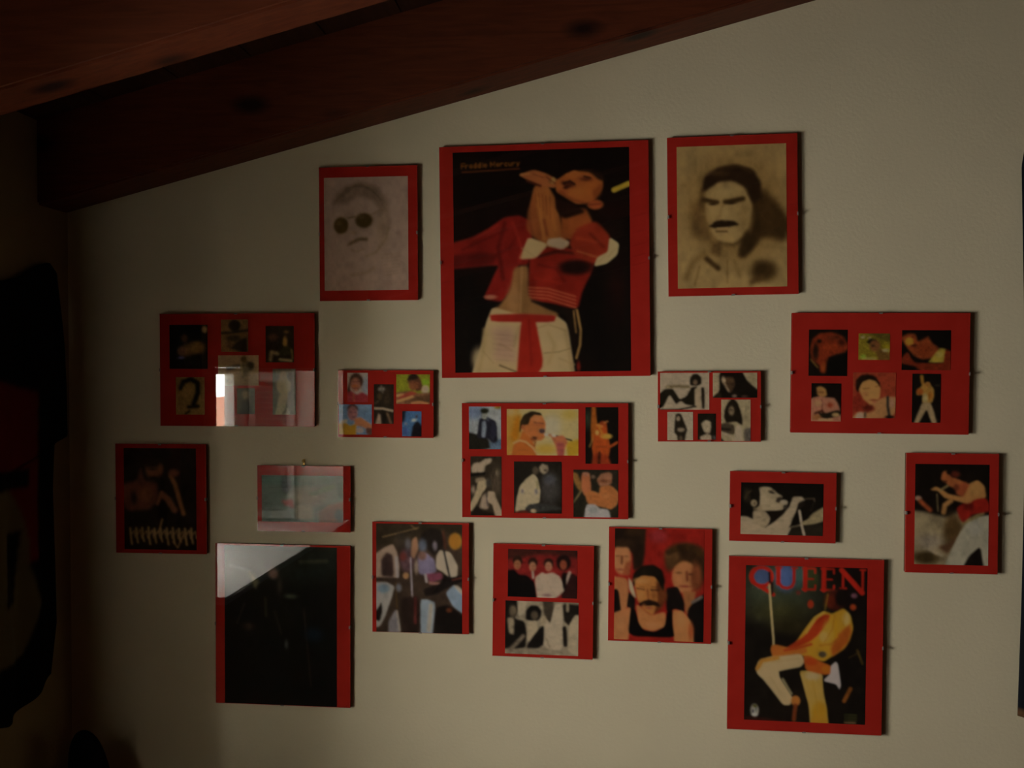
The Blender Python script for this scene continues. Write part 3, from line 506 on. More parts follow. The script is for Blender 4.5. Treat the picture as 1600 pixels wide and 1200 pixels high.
# ---- the darkest picture, by the corner
IA = Art((160,670,5.454), (185,165,800,1030), (5,3,2), 42, step=1.5)
IA.ell(440,350,70,80,(34,16,8),22).ell(420,290,90,40,(6,3,2),18).ell(430,345,34,10,(10,5,3),8).ell(440,420,44,16,(7,4,2),9).ell(500,340,20,40,(40,20,10),12)
IA.poly([(330,330),(360,440),(470,460),(480,600),(400,690),(200,705),(185,480),(300,440)],(30,12,7),20).ell(370,560,60,60,(38,18,8),30).ell(270,590,24,50,(9,4,3),16)
IA.line([(585,400),(620,470),(690,720)],34,(44,24,10),12).line([(510,560),(560,600),(615,690)],52,(38,19,10),14).ell(612,375,44,32,(34,16,9),12).line([(470,640),(510,540)],24,(40,20,10),10)
for k in range(11):
    x = 235 + 52*k
    IA.line([(x,850-3*(k%4)),(x+6,930),(x+14,985-12*(k%3))],13,(54,40,20),6).line([(x+10,900),(x+36,870-10*(k%2)),(x+46,930)],9,(48,34,18),5)
IA.line([(480,880),(510,770)],12,(50,34,16),6).line([(600,960),(640,1010),(690,900)],10,(48,34,18),6)

# ---- small landscape picture that mirrors the window
JA = Art((380,700,8), (232,345,1247,925), (58,66,58), 94, step=1.2)
JA.poly([(232,345),(1247,345),(1247,420),(700,470),(232,450)],(46,62,54),20).ell(800,620,220,110,(82,78,66),60).poly([(810,570),(1000,490),(1150,430),(1150,500),(900,600)],(54,66,50),20).poly([(480,660),(620,640),(640,760),(520,720)],(84,36,32),20)
JA.poly([(930,800),(1100,700),(1247,640),(1247,925),(960,925)],(60,30,18),24).ell(1200,830,60,70,(20,18,17),20).ell(910,850,20,50,(26,28,26),12).poly([(1140,345),(1247,345),(1247,650),(1190,620)],(30,38,32),20).ell(540,450,60,110,(34,36,38),24).poly([(640,740),(860,680),(880,880),(660,900)],(92,88,76),24).ell(300,830,50,60,(48,56,54),30)

# ---- large dark poster
KA = Art((310,830,4), (165,95,865,1085), (5,5,4), 84, step=1.6)
KA.poly([(165,95),(865,95),(865,280),(600,330),(400,300),(165,360)],(15,18,14),60).poly([(315,255),(345,270),(385,320),(355,370)],(72,66,46),14).ell(470,265,30,34,(78,60,50),16).line([(200,220),(290,240)],12,(48,54,52),10).ell(580,405,36,14,(50,54,38),10).line([(420,420),(425,530)],12,(34,32,16),10).line([(240,580),(290,460)],8,(28,24,16),7)
KA.ell(310,600,36,24,(26,17,10),16).line([(660,480),(680,680),(705,960)],7,(32,24,14),6).ell(552,705,10,26,(50,52,44),8).ell(720,640,50,40,(8,18,24),30).line([(640,190),(800,180)],18,(46,44,32),14).line([(480,500),(520,640)],9,(26,22,14),9).ell(510,340,16,50,(36,28,20),14)

# ---- concert picture
LA = Art((560,800,5.714), (160,118,925,1088), (50,38,28), 116, step=1.3)
LA.poly([(160,118),(925,118),(925,300),(700,160),(400,300),(160,330)],(42,34,22),30).line([(215,240),(380,195),(540,150)],7,(124,102,66),4).line([(470,130),(520,165)],6,(120,96,60),4).ell(865,265,56,72,(150,102,32),14)
LA.poly([(165,600),(170,420),(230,335),(310,300),(350,380),(368,500),(362,600)],(138,118,100),10).poly([(205,590),(200,450),(250,370),(310,400),(320,600)],(48,34,30),16).line([(340,420),(350,590)],20,(146,140,138),10)
LA.ell(390,270,70,70,(52,44,34),20).ell(440,440,70,110,(78,56,58),22).ell(400,410,30,40,(96,44,38),14).poly([(480,260),(520,230),(540,330),(500,430),(470,400)],(146,108,80),12).ell(445,300,26,50,(84,82,84),14).ell(520,500,20,60,(130,112,92),12)
LA.poly([(160,650),(250,640),(325,680),(300,770),(235,960),(190,1040),(160,1060)],(132,128,120),10).ell(225,700,50,40,(92,108,118),18).poly([(180,870),(205,820),(215,900),(190,1000),(165,960)],(24,18,14),8)
LA.poly([(335,880),(360,960),(378,1088),(265,1088),(270,990)],(112,106,106),12).line([(345,900),(370,1080)],14,(150,138,124),8).line([(335,650),(345,870)],12,(74,54,26),7)
LA.line([(468,420),(475,620),(490,900)],10,(150,142,146),5).ell(425,580,26,28,(140,104,66),10).ell(360,690,24,34,(84,86,92),14).poly([(380,780),(540,760),(540,1088),(390,1088)],(30,20,15),20).line([(510,780),(510,1000)],26,(70,28,24),12)
LA.poly([(550,330),(560,210),(640,150),(730,170),(780,260),(740,340),(680,400),(620,340)],(29,23,18),12).ell(575,310,36,60,(74,80,90),18).ell(685,310,20,40,(110,100,104),10).line([(760,180),(775,330)],18,(70,38,24),10)
LA.poly([(530,400),(600,370),(680,430),(700,540),(620,580),(540,560)],(106,98,118),14).ell(570,400,40,40,(96,70,60),14).poly([(600,560),(740,545),(760,600),(640,640)],(104,52,66),10).line([(600,570),(610,630)],20,(150,140,136),7).line([(640,640),(740,650)],24,(126,88,76),9)
LA.poly([(695,510),(700,400),(730,345),(820,365),(885,480),(880,580),(815,600),(760,540)],(166,152,130),9).line([(765,350),(790,470),(815,580)],22,(40,36,34),8).poly([(740,640),(770,560),(820,590),(930,550),(930,600),(800,680),(700,740),(600,760),(580,700)],(20,14,11),10).line([(840,610),(920,590)],14,(90,46,32),7)
LA.poly([(555,790),(620,790),(690,815),(655,1088),(560,1088)],(120,130,136),9).line([(650,840),(630,1060)],34,(160,150,132),14).poly([(780,730),(850,655),(890,680),(925,770),(925,940),(850,850)],(112,126,138),10).poly([(850,660),(890,660),(925,760),(925,800)],(166,154,132),10)
LA.poly([(690,860),(800,830),(925,960),(925,1088),(670,1088)],(15,10,7),14).ell(810,880,26,20,(80,40,18),12)

# ---- two group photographs on one card
cr = (750,830,5.4545); g = 124
ML = []
a = Art(cr, (238,158,828,566), (104,24,20), g); a.poly([(238,158),(828,158),(828,230),(640,200),(500,200),(238,260)],(52,22,15),24)
for hx, hy, sc_, fc in ((320,285,1,(132,84,52)),(450,295,.95,(140,96,66)),(585,300,1,(138,92,66)),(712,275,1.05,(120,58,34))):
    a.ell(hx,hy-28*sc_,42*sc_,44*sc_,(32,17,9),9)
a.ell(712,262,62,66,(24,11,8),12)
a.poly([(238,350),(290,330),(330,375),(400,380),(470,440),(490,566),(238,566)],(8,5,4),8).poly([(690,350),(780,350),(828,400),(828,566),(700,566)],(38,15,12),10)
for hx, hy, fc in ((318,292,(138,88,56)),(450,305,(148,102,72)),(585,300,(150,102,76)),(710,282,(128,62,38))):
    a.ell(hx,hy,29,40,fc,8).ell(hx,hy-6,20,6,(90,48,30),5,.6).ell(hx,hy+18,12,5,(90,44,30),5,.6)
a.poly([(468,400),(530,350),(560,365),(620,350),(680,380),(728,490),(680,540),(600,566),(495,566)],(176,156,132),8).line([(560,400),(640,540)],8,(140,120,96),6,.7).ell(575,545,40,14,(120,92,86),8).line([(765,345),(730,440)],22,(160,138,120),7).line([(450,350),(455,400)],16,(150,138,120),6).ell(720,420,18,70,(14,7,5),8); ML.append(a)
a = Art(cr, (215,600,838,1052), (118,106,86), g); a.poly([(320,600),(400,600),(380,700),(330,740)],(160,146,120),10).poly([(215,600),(310,605),(325,690),(290,750),(380,775),(400,870),(390,1000),(300,1010),(215,1010)],(18,14,9),9).ell(280,690,32,50,(84,72,54),12).poly([(230,750),(290,740),(290,890),(250,880)],(130,116,92),12).line([(260,1020),(370,900)],34,(96,84,68),12)
a.poly([(390,760),(390,680),(430,635),(490,635),(525,680),(520,740),(480,770)],(14,11,8),9).ell(465,720,30,40,(70,60,46),12).poly([(400,790),(480,760),(500,860),(480,960),(410,950)],(156,140,112),10).poly([(500,830),(545,800),(550,960),(500,1000),(400,1000),(410,960)],(18,14,10),10)
a.poly([(530,600),(620,600),(640,740),(600,800),(545,720)],(48,40,30),14).poly([(560,740),(600,790),(640,620),(700,610),(705,1010),(545,990),(555,850)],(168,152,126),10).ell(540,760,26,40,(140,124,98),12).line([(560,900),(600,990)],16,(120,106,84),9)
a.poly([(700,610),(838,620),(830,690),(800,720),(760,800),(715,760)],(26,21,15),10).line([(745,610),(745,670)],24,(130,116,92),8).poly([(760,800),(815,700),(838,740),(838,1052),(750,1020)],(160,144,116),10).line([(720,820),(730,960)],34,(20,16,11),9); ML.append(a)

# ---- group portrait with a man in a black vest
NA = Art((930,810,5.714), (172,98,970,1092), (124,22,13), 126, step=1.3)
NA.ell(560,160,80,60,(120,34,34),30).poly([(172,98),(455,98),(440,300),(420,420),(340,480),(330,300),(172,260)],(36,23,11),16)
NA.ell(300,180,120,90,(30,18,8),30).ell(390,330,44,120,(28,17,8),24).ell(330,130,60,30,(54,36,16),20,.7).ell(200,160,40,60,(24,14,7),20)
NA.ell(238,370,80,140,(170,114,70),14).ell(240,230,90,40,(40,25,12),16).ell(200,345,26,9,(110,66,40),7).ell(275,345,22,9,(110,66,40),7).line([(238,350),(236,410)],22,(96,52,28),10).ell(220,465,34,9,(120,56,40),7).poly([(270,400),(320,380),(310,520),(240,510)],(120,62,34),14)
NA.poly([(172,520),(290,545),(305,700),(280,830),(172,860)],(156,100,58),10).poly([(172,640),(210,640),(240,860),(172,880)],(14,9,6),8).poly([(300,660),(360,720),(360,830),(280,800)],(16,11,8),8).poly([(298,530),(330,580),(370,720),(340,700),(305,640)],(160,148,116),8)
NA.ell(800,330,185,120,(62,38,16),26).ell(840,300,110,70,(40,24,10),26).ell(690,330,60,50,(86,58,30),22)
NA.ell(930,430,60,150,(44,26,11),26).ell(670,400,46,70,(70,46,22),24)
for k in range(9): NA.ell(660+34*k,300-50*math.sin(k*.39),30,26,(38+8*(k%3),24+5*(k%3),10),14,.8)
NA.ell(800,520,112,140,(172,112,66),14).ell(900,520,50,130,(110,58,30),22).ell(745,480,34,11,(104,62,34),8).ell(855,490,28,10,(90,48,26),8).line([(815,470),(822,545)],26,(112,58,32),10).ell(800,600,48,11,(120,52,36),8)
NA.poly([(780,640),(900,640),(890,720),(820,860),(800,780)],(140,88,48),12).poly([(630,620),(740,600),(800,740),(800,840),(720,800),(640,840)],(16,10,7),10).poly([(820,820),(900,700),(970,640),(970,1092),(860,1092)],(12,8,6),10).line([(870,740),(950,690)],26,(96,86,76),9)
NA.poly([(165,880),(240,830),(320,800),(320,940),(290,1092),(165,1092)],(172,112,66),10).poly([(690,810),(790,825),(862,920),(892,1092),(720,1092)],(186,124,70),10).ell(860,1000,24,80,(140,70,34),14)
NA.poly([(365,760),(500,870),(630,830),(640,960),(520,1010),(400,980)],(172,112,62),10).poly([(318,800),(365,820),(395,940),(440,1000),(540,1012),(625,960),(645,830),(695,810),(700,960),(722,1062),(296,1062)],(6,4,3),8)
NA.poly([(348,570),(400,505),(540,510),(600,620),(585,750),(520,870),(450,830),(380,740)],(170,110,52),10).poly([(540,560),(620,600),(650,700),(600,800),(520,870),(560,740)],(84,42,16),18).poly([(330,560),(345,490),(420,425),(520,412),(600,460),(625,560),(610,650),(560,560),(530,522),(420,515),(365,560),(345,620)],(18,13,6),10)
NA.ell(415,560,60,22,(190,134,74),18).line([(375,630),(440,640)],14,(70,38,18),7).line([(500,640),(575,640)],16,(62,32,14),8).line([(468,640),(478,720)],20,(120,66,30),9).poly([(395,760),(440,735),(490,725),(560,745),(590,790),(520,780),(470,785),(400,790)],(30,15,7),8).ell(480,802,38,9,(140,70,50),6)
NA.ell(410,690,26,40,(186,128,66),16,.8).ell(440,800,20,30,(150,92,44),14,.7).line([(395,610),(440,618)],8,(96,58,26),6).line([(505,615),(570,612)],9,(80,44,18),6).ell(520,690,26,40,(128,74,32),18,.8)
NA.line([(430,900),(520,940),(600,900)],12,(140,86,44),10,.7).ell(230,950,40,60,(190,130,80),24,.8).ell(770,900,36,60,(204,144,86),24,.8)
NA.ell(520,955,60,30,(186,126,76),20)

# ---- black-and-white singer in profile
OA = Art((1150,745,10.667), (80,105,1452,970), (11,8,4), 117, step=1.15)
OA.ell(200,330,80,110,(34,26,16),40).line([(150,380),(180,290),(260,250)],24,(58,48,28),16)
OA.poly([(62,680),(180,675),(290,720),(480,870),(640,760),(800,620),(900,480),(950,330),(1100,325),(1150,380),(1090,400),(1040,440),(1000,570),(940,700),(900,830),(840,970),(62,970)],(142,126,100),18).ell(200,860,130,90,(152,134,106),50)
OA.poly([(285,570),(480,570),(580,680),(560,760),(480,870),(290,760)],(134,118,92),18).line([(440,600),(520,800)],40,(116,102,78),28,.7)
OA.poly([(375,195),(470,170),(570,180),(650,240),(700,285),(775,325),(740,400),(850,400),(860,450),(780,545),(680,570),(540,570),(430,580),(330,560),(400,470),(405,300)],(140,124,96),16).ell(470,350,70,90,(150,134,104),40)
OA.poly([(230,260),(380,190),(400,300),(400,400),(300,400),(240,380)],(14,10,5),18).ell(300,450,52,56,(128,112,84),14).ell(310,450,20,26,(80,68,48),10).poly([(280,520),(420,500),(440,560),(300,570)],(100,86,62),16,.7)
OA.ell(590,262,56,22,(40,34,24),12,rot=15).line([(540,230),(640,225)],12,(70,58,40),8).poly([(660,420),(680,350),(750,330),(770,380),(720,440)],(44,36,27),14).ell(800,420,60,34,(150,136,112),12).ell(820,500,36,40,(50,44,34),14).poly([(520,580),(780,560),(800,600),(640,760),(580,690)],(18,12,6),14)
OA.poly([(1040,420),(1150,400),(1160,460),(1080,520),(1020,560)],(24,18,11),14).line([(1060,560),(1095,760),(1145,965)],34,(162,146,122),10).line([(1150,360),(1300,350),(1310,400)],16,(70,58,44),10).line([(1290,430),(1250,560)],12,(38,30,20),10)
OA.poly([(1452,440),(1452,690),(1300,780),(1130,800),(1080,760),(1200,700),(1290,590)],(126,112,80),18).line([(930,835),(1010,820),(1100,790)],22,(130,116,90),12).poly([(900,840),(1300,790),(1452,720),(1452,970),(860,970)],(30,25,16),26).line([(850,965),(910,850)],20,(160,144,118),10).line([(1100,800),(1145,965)],34,(162,146,122),10)

# ---- poster with the red band title
PA = Art((1150,870,7.2727), (102,112,1478,1880), (14,10,6), 113, step=1.25)
PA.ell(480,380,460,330,(44,48,34),200).ell(500,640,300,120,(44,40,16),90,.7).ell(560,240,120,150,(58,74,108),50).ell(290,240,110,120,(54,66,92),40).ell(720,220,60,130,(44,66,60),30).ell(860,250,70,130,(44,48,24),30).ell(600,800,200,80,(36,30,12),60,.8).poly([(1180,140),(1478,140),(1478,700),(1250,600)],(12,7,5),40)
RQ = (150,26,11)
q = [(285+118*math.cos(t), 240+105*math.sin(t)) for t in np.linspace(0, 2*math.pi, 33)]
PA.line(q[4:14],40,RQ,8).line(q[20:33]+q[:5],38,RQ,8).line(q[13:21],52,RQ,8).line([(255,345),(330,385),(420,440)],40,RQ,10)
PA.line([(478,135),(478,300),(520,352),(580,362),(630,340),(652,290),(652,135)],30,RQ,8).line([(474,135),(474,310)],48,RQ,8).line([(445,130),(515,130)],16,RQ,6).line([(625,130),(690,130)],16,RQ,6)
for ex in (780, 992):
    PA.line([(ex,130),(ex,372)],48,RQ,8).line([(ex-30,130),(ex+110,130),(ex+112,180)],20,RQ,7).line([(ex,250),(ex+92,250)],16,RQ,7).line([(ex-30,370),(ex+112,368),(ex+116,320)],20,RQ,7)
PA.line([(1208,140),(1208,345)],22,RQ,8).line([(1190,140),(1300,255),(1425,390)],52,RQ,9).line([(1428,135),(1428,385)],22,RQ,8).line([(1400,132),(1460,132)],16,RQ,6).line([(1175,345),(1245,345)],16,RQ,6)
PA.line([(372,190),(378,300)],26,(14,12,14),8).line([(402,310),(402,430)],28,(24,12,8),8).line([(372,330),(395,600),(428,945),(432,1030)],20,(160,140,94),6)
PA.ell(845,535,34,46,(120,34,12),12).ell(705,410,26,24,(84,34,26),12).ell(1325,555,34,34,(118,44,14),14).ell(1335,425,34,26,(84,52,60),14)
PA.poly([(990,560),(1000,440),(1060,360),(1100,380),(1130,560)],(56,34,12),22).ell(1130,480,110,120,(50,16,8),22).ell(1195,450,70,100,(14,8,5),20).ell(1070,500,50,70,(74,24,10),18).line([(1010,590),(1040,420)],14,(110,86,20),10,.8)
PA.poly([(640,1050),(760,860),(880,690),(1000,610),(1090,640),(1220,570),(1300,660),(1328,790),(1290,930),(1230,1030),(1090,1120),(1000,1180),(820,1140),(640,1080)],(172,128,30),16)
PA.poly([(925,690),(1000,645),(1065,650),(1050,730),(960,860),(850,960),(660,1050),(550,1060),(780,900)],(136,42,12),14).line([(800,860),(900,690),(1000,625)],20,(190,152,60),10)
PA.poly([(1150,880),(1290,740),(1310,840),(1270,960),(1200,1040),(1100,1120),(1080,1020)],(142,70,18),22).ell(1250,690,40,70,(200,170,96),20).ell(1050,850,60,120,(180,140,46),34).ell(1000,900,50,60,(196,160,80),24).ell(990,1100,50,40,(60,50,34),16).line([(1130,720),(1140,900)],26,(186,138,20),16)
PA.poly([(405,1020),(470,1010),(640,1050),(800,1030),(820,1090),(560,1160),(420,1170)],(156,88,28),14).line([(560,1070),(700,1040),(860,990)],30,(140,52,16),12).ell(450,1070,48,50,(156,86,30),14)
PA.poly([(235,1290),(265,1200),(400,1150),(560,1130),(740,1100),(790,1190),(740,1250),(560,1290),(490,1310),(500,1380),(600,1530),(665,1630),(620,1690),(550,1690),(420,1530),(330,1420),(245,1340)],(178,154,110),14).line([(250,1290),(300,1200),(480,1160)],40,(176,120,40),18).ell(330,1330,60,50,(190,164,118),24).line([(540,1400),(640,1560)],26,(110,100,70),12)
PA.ell(690,1640,52,56,(138,84,32),14).line([(690,1690),(672,1860)],44,(88,40,14),14)
PA.poly([(730,1300),(850,1290),(985,1310),(998,1500),(1040,1700),(1075,1880),(872,1880),(845,1690),(790,1500)],(172,138,62),12).ell(960,1760,80,120,(166,122,22),30).ell(880,1350,90,50,(176,152,104),24)
PA.poly([(770,1120),(850,1120),(960,1180),(1090,1230),(1090,1320),(1000,1330),(800,1290)],(154,74,20),14).ell(860,1190,70,40,(150,56,14),16).ell(1030,1270,50,44,(168,96,20),14)
PA.poly([(1085,1230),(1140,1180),(1162,1200),(1200,1440),(1185,1490),(1150,1430),(1000,1400),(1080,1320)],(168,156,148),10)
PA.line([(1120,660),(1100,800),(1010,960)],16,(130,84,16),12,.7).line([(1230,640),(1220,760)],14,(140,96,22),12,.7).line([(900,760),(980,680)],12,(104,26,8),9,.7).line([(960,1000),(1080,980),(1180,900)],18,(120,70,14),14,.7).line([(420,1210),(600,1180),(720,1160)],16,(150,126,84),12,.7).line([(400,1380),(520,1560)],18,(146,124,84),14,.7).line([(880,1400),(920,1600),(960,1840)],22,(146,112,40),16,.7).line([(760,1340),(820,1520)],14,(190,160,90),10,.7)
PA.line([(1310,1480),(1240,1620)],44,(96,54,16),12).line([(1380,1040),(1440,1190)],20,(64,48,14),10).line([(1400,1060),(1290,1130)],14,(50,38,14),10)
PA.ell(222,1770,46,70,(130,124,110),14).ell(205,1780,10,22,(40,40,50),7).ell(240,1750,10,30,(60,66,60),7).ell(225,1720,24,16,(60,56,20),8).ell(222,1815,30,14,(170,166,156),7)
for k in range(3): PA.line([(1250,1775+30*k),(1378,1775+30*k)],16,(42,42,18),7)
for k in range(6): PA.line([(1248+22*k,1864),(1260+22*k,1864)],16,(90,70,44),5)
PA.poly([(102,1820),(1478,1850),(1478,1880),(102,1880)],(54,14,7),20,.6).poly([(872,1800),(1050,1800),(1075,1880),(872,1880)],(170,124,30),12)

# ---- singer in red and white, far right
QA = Art((1390,690,5.217), (205,185,808,1005), (10,6,3), 105, step=1.3)
QA.poly([(205,560),(330,590),(500,620),(560,560),(640,640),(560,860),(440,1005),(205,1005)],(100,88,64),22).ell(270,680,80,90,(110,98,72),30).ell(330,820,100,60,(100,90,74),40).ell(520,720,76,130,(58,42,20),34).ell(300,950,110,50,(40,30,12),24).poly([(500,820),(560,760),(480,920),(400,860)],(66,44,26),20).line([(300,870),(430,930)],20,(112,100,80),12)
QA.poly([(808,590),(700,610),(630,660),(560,770),(430,1005),(580,1005),(650,930),(740,850),(775,1005),(808,1005)],(130,124,104),10).poly([(585,1005),(660,935),(745,850),(780,1005)],(12,8,5),12).ell(700,700,60,60,(132,128,112),26).line([(600,660),(760,580)],30,(96,84,50),12)
QA.poly([(545,540),(620,490),(700,450),(785,455),(800,560),(680,590),(600,660),(570,620)],(104,18,9),12).ell(640,520,40,36,(66,10,6),18)
QA.poly([(330,395),(375,368),(430,395),(480,430),(590,450),(640,350),(715,312),(770,360),(785,450),(700,465),(640,505),(540,480),(450,460),(390,400)],(138,96,50),10).ell(700,380,54,50,(146,106,56),22).poly([(540,320),(620,330),(650,350),(600,450),(540,430)],(118,56,28),14).line([(440,580),(450,520),(500,480)],36,(120,84,44),12)
QA.poly([(415,310),(430,250),(470,235),(500,290),(540,300),(600,330),(540,385),(480,360),(450,330)],(120,66,32),10).ell(530,265,40,26,(60,20,10),12).ell(480,250,20,20,(14,7,4),8).ell(450,325,20,9,(60,28,12),6).ell(545,370,26,26,(80,36,18),12)
QA.ell(232,465,26,18,(132,100,80),9).line([(250,490),(330,560)],34,(110,50,22),14).line([(385,430),(395,570)],9,(84,70,44),5).line([(410,400),(470,360)],16,(100,84,50),8)

# ------------------------------------------------------------------ hang them
clip_frame('framed_print', [(497.7,260.8),(650,257.7),(654,469),(498.8,470)], 'red framed pale pencil portrait of a person in dark round sunglasses', 'picture', [A], FR)
clip_frame('framed_poster', [(685,229.3),(1013,218),(1016.7,588),(690.7,590)], 'largest red frame, stage poster of a singer in a red jacket and white trousers', 'poster', [B], FR)
clip_frame('framed_print', [(1042,214),(1245,208),(1249.7,459.6),(1045,462.7)], 'red framed sepia charcoal portrait of a person with a dark moustache', 'picture', [Cc], FR)
clip_frame('framed_collage', [(248.3,489.8),(490,489.3),(492,667),(249.3,665.3)], 'red framed collage of seven small photos with a bright window mirrored in its glass', 'collage', DL, FR)
clip_frame('framed_collage', [(527.8,577.8),(676.3,579.6),(677.5,684.7),(527.2,683)], 'small red framed collage with a green photo, a blue photo and dark stage photos', 'collage', EL, FR)
clip_frame('framed_collage', [(721,629.7),(982.2,630.3),(981.3,811.6),(722.1,808.8)], 'red framed collage with a yellow profile of a singer at its top middle', 'collage', FL, FR)
clip_frame('framed_collage', [(1028,580.6),(1189.4,579.8),(1189.4,690.6),(1028,690)], 'small red framed collage of five black-and-white photos of long-haired people', 'collage', GL, FR)
clip_frame('framed_collage', [(1238,488.4),(1517,489),(1515,679.6),(1235,676)], 'wide red framed collage of six small warm photos with broad red margins', 'collage', HL, FR)
clip_frame('framed_print', [(178.9,693.8),(321.4,693.8),(321.4,866.2),(180.2,864.4)], 'very dark framed picture of a bare-armed singer with a scrawled signature below', 'picture', [IA], FR)
clip_frame('framed_print', [(400.6,726.9),(546.9,729),(546.9,832.7),(401.9,829.4)], 'small red framed landscape-format print washed out by reflections, under a brass hook', 'picture', [JA], FR)
clip_frame('framed_poster', [(336,848.8),(547.5,853.8),(546,1106),(335.8,1100)], 'large red framed poster that is almost entirely black', 'poster', [KA], FR)
clip_frame('framed_print', [(581.4,815.4),(732.4,818),(732.4,991.6),(581,988)], 'red framed concert photo of guitarists in pale jeans and white shirts', 'picture', [LA], FR)
clip_frame('framed_print', [(770.5,849.2),(928.2,853.8),(926,1031.7),(769.2,1025.3)], 'red framed card with two group photos, colour above black-and-white', 'picture', ML, FR)
clip_frame('framed_print', [(951.9,823.7),(1112.9,827),(1112,1007.8),(949.6,1000.8)], 'red framed group portrait with a man in a black vest in front', 'picture', [NA], FR)
clip_frame('framed_print', [(1141.4,736.9),(1308.6,738.8),(1305.6,849.4),(1139.5,845.6)], 'small red framed black-and-white photo of a singer in profile holding a microphone', 'picture', [OA], FR)
clip_frame('framed_poster', [(1139.9,870),(1383.6,874.5),(1376.9,1150.5),(1135.8,1140)], 'red framed poster of a singer in a yellow jacket leaning back under red capitals', 'poster', [PA], FR)
clip_frame('framed_print', [(1418.4,708.2),(1563.5,708.8),(1558.7,897),(1413,896)], 'red framed photo of a bent singer with red sash and white trousers', 'picture', [QA], FR)

# brass hook left showing above the small washed-out print
hp = on_wall((474.5, 722), .004)
hk = tag(empty('picture_hook', (hp[0], 0, hp[1])), 'tiny brass hook nailed to the plaster above a small print', 'hook')
bm = bmesh.new()
bmesh.ops.create_uvsphere(bm, u_segments=10, v_segments=8, radius=.0032); bmesh.ops.translate(bm, verts=bm.verts[:], vec=(0, -.006, .002))
bm_obj('nail_head', bm, BRASS, hk, True)
bm = bmesh.new(); add_box(bm, -.002, .002, -.003, -.0002, -.012, .006, .0006); bm_obj('hook_plate', bm, BRASS, hk)

# ------------------------------------------------------------------ hanging cloths
# printed banner on the left wall: u runs from the corner towards the room, v downwards
BW, BH = .52, .80
nu, nv = 150, 220
U, V = np.meshgrid(np.linspace(0, 1, nu), np.linspace(0, 1, nv))
edge = np.interp(V, [0, .02, .25, .42, .425, .44, .55, .75, .88, 1], [.085, .066, .058, .044, .046, .084, .087, .079, .074, .090])
top = 1.646 - .055*np.sin(math.pi*np.clip(U, 0, 1))**.8*np.minimum(1, U*6) - .012*U
bot = .876 - .035*np.clip(U*4, 0, 1) - .02*np.sin(U*9)
dY = edge + (BW + .07 - edge)*U
Z = top + (bot - top)*V
off = .012 + .007*np.sin(U*19 + 1.5*V) * (.3+.7*V) + .006*np.sin(U*43 + 4*V)*V + .014*np.exp(-((V-.22)/.2)**2)*np.exp(-U*9)
co = np.stack([XL + off, -dY, Z], -1)
ink = np.zeros((nv, nu, 3)); ink[:] = (.006, .006, .006)
def patch(cond, col):
    ink[cond] = col
D, ZZ = dY, Z
patch((D > .125) & (D < .46) & (ZZ < 1.44 - .2*np.abs(D-.29)) & (ZZ > 1.10), (.16, .012, .008))
patch(((D-.29)**2/.020 + (ZZ-1.10)**2/.035 < 1), (.17, .13, .06))
patch((ZZ < 1.27) & (ZZ > 1.235) & (D > .15) & (D < .42), (.008, .007, .006))
patch((D > .11) & (D < .45) & (ZZ < 1.10) & (ZZ > .93) & (np.abs(D-.28) < .16 - .4*np.abs(ZZ-1.02)), (.15, .12, .055))
patch((np.abs(D-.19-.1*(1.1-ZZ)) < .018) & (ZZ < 1.16) & (ZZ > 1.03), (.01, .009, .007))
patch((np.abs(D-.33-.25*np.sin((ZZ-.9)*9)*.2) < .022) & (ZZ < 1.2) & (ZZ > .95), (.012, .010, .008))
ink += .004*rng.random((nv, nu, 1))
for _ in range(2):
    ink = (ink + np.roll(ink, 1, 0) + np.roll(ink, -1, 0) + np.roll(ink, 1, 1) + np.roll(ink, -1, 1))/5
bn = grid_sheet('wall_banner', 1, 1, ink, CLOTHPRINT, None, shape=lambda u, v: co)
md = bn.modifiers.new('thickness', 'SOLIDIFY'); md.thickness = .0015
tag(bn, 'dark printed cloth banner with red and pale patches on the left wall', 'banner')

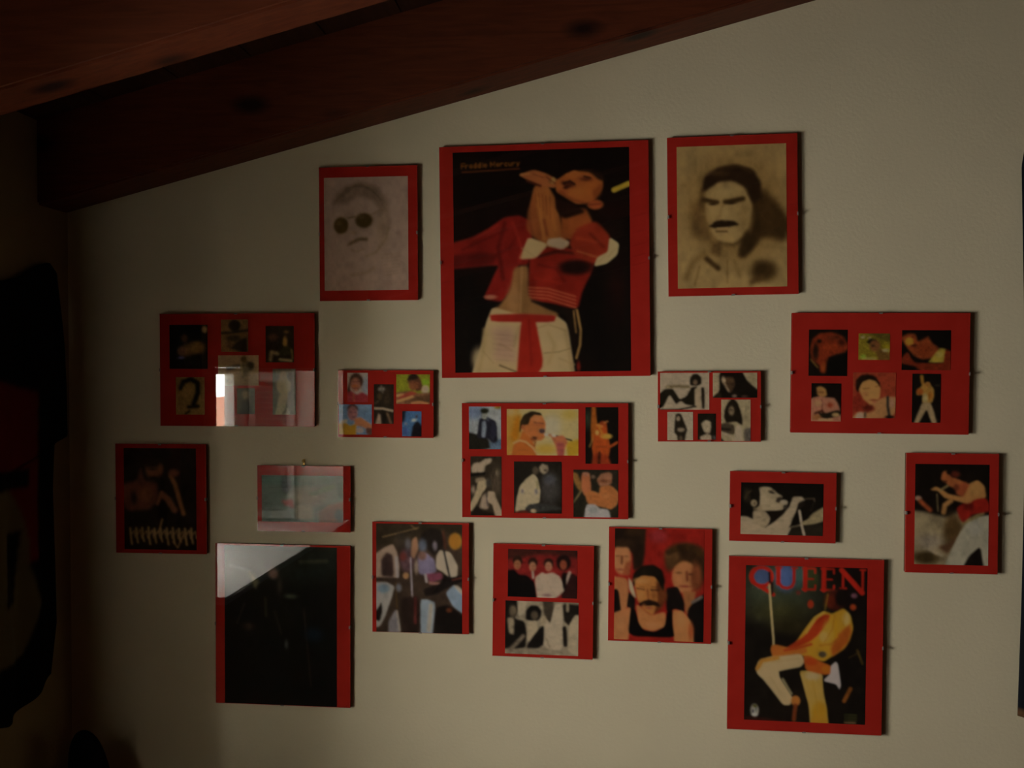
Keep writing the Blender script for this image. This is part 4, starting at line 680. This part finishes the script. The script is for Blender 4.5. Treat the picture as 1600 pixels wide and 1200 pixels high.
# dark cloth on the picture wall beyond the last frame
nu, nv = 70, 120
U, V = np.meshgrid(np.linspace(0, 1, nu), np.linspace(0, 1, nv))
ed = np.interp(V, [0, .03, .35, .6, .8, 1], [.7575, .7525, .760, .7605, .757, .7515])
X = ed + (1.32 - ed)*U; Zc = 1.838 - .02*np.sin(math.pi*U) + (.832 - 1.838 - .02*U)*V
offc = -.012 - .008*np.sin(U*24 + V) * (.4+.6*V) - .006*np.sin(U*51)*V
co2 = np.stack([X, offc, Zc], -1)
ink2 = np.zeros((nv, nu, 3)); ink2[:] = (.006, .0075, .0105); ink2[V > .985] = (.09, .045, .02)
hc = grid_sheet('wall_hanging', 1, 1, ink2, CLOTHPRINT, None, shape=lambda u, v: co2)
md = hc.modifiers.new('thickness', 'SOLIDIFY'); md.thickness = .0015
tag(hc, 'dark blue cloth hanging on the picture wall with a brown hem', 'wall hanging')

# soft dark bag standing in the corner, only its rounded top in view
prof = [(0, .125, .075), (.05, .135, .085), (.25, .13, .085), (.42, .105, .075), (.54, .062, .05), (.62, .042, .038), (.69, .034, .032), (.725, .024, .022), (.74, .008, .008)]
bm = bmesh.new(); rings = []
for z, rx, ry in prof:
    z = z*1.05; lean = -.06*(z/.78)**2
    rings.append([bm.verts.new((lean + rx*math.cos(t)*(1+.03*math.sin(3*t+z*9)), ry*math.sin(t)*(1+.03*math.cos(2*t+z*7)), z)) for t in np.linspace(0, 2*math.pi, 24, endpoint=False)])
for r0, r1 in zip(rings[:-1], rings[1:]):
    for i in range(24): bm.faces.new((r0[i], r0[(i+1) % 24], r1[(i+1) % 24], r1[i]))
bm.faces.new(rings[0][::-1]); bm.faces.new(rings[-1])
bag = empty('soft_bag', (-.885, -.105, 0)); tag(bag, 'black soft bag with a narrow rounded top standing in the wall corner', 'bag')
bo = bm_obj('bag_body', bm, BLACKCLOTH, bag, True); bo.modifiers.new('smooth', 'SUBSURF').levels = 1
bm = bmesh.new()
pts = [(.0, -.05, .56), (.0, -.075, .50), (.0, -.10, .40), (.0, -.098, .28), (.0, -.09, .16)]
for (p, q) in zip(pts[:-1], pts[1:]):
    add_box(bm, -.015, .015, min(p[1], q[1])-.004, max(p[1], q[1])+.004, q[2], p[2])
bm_obj('strap', bm, BLACKCLOTH, bag)
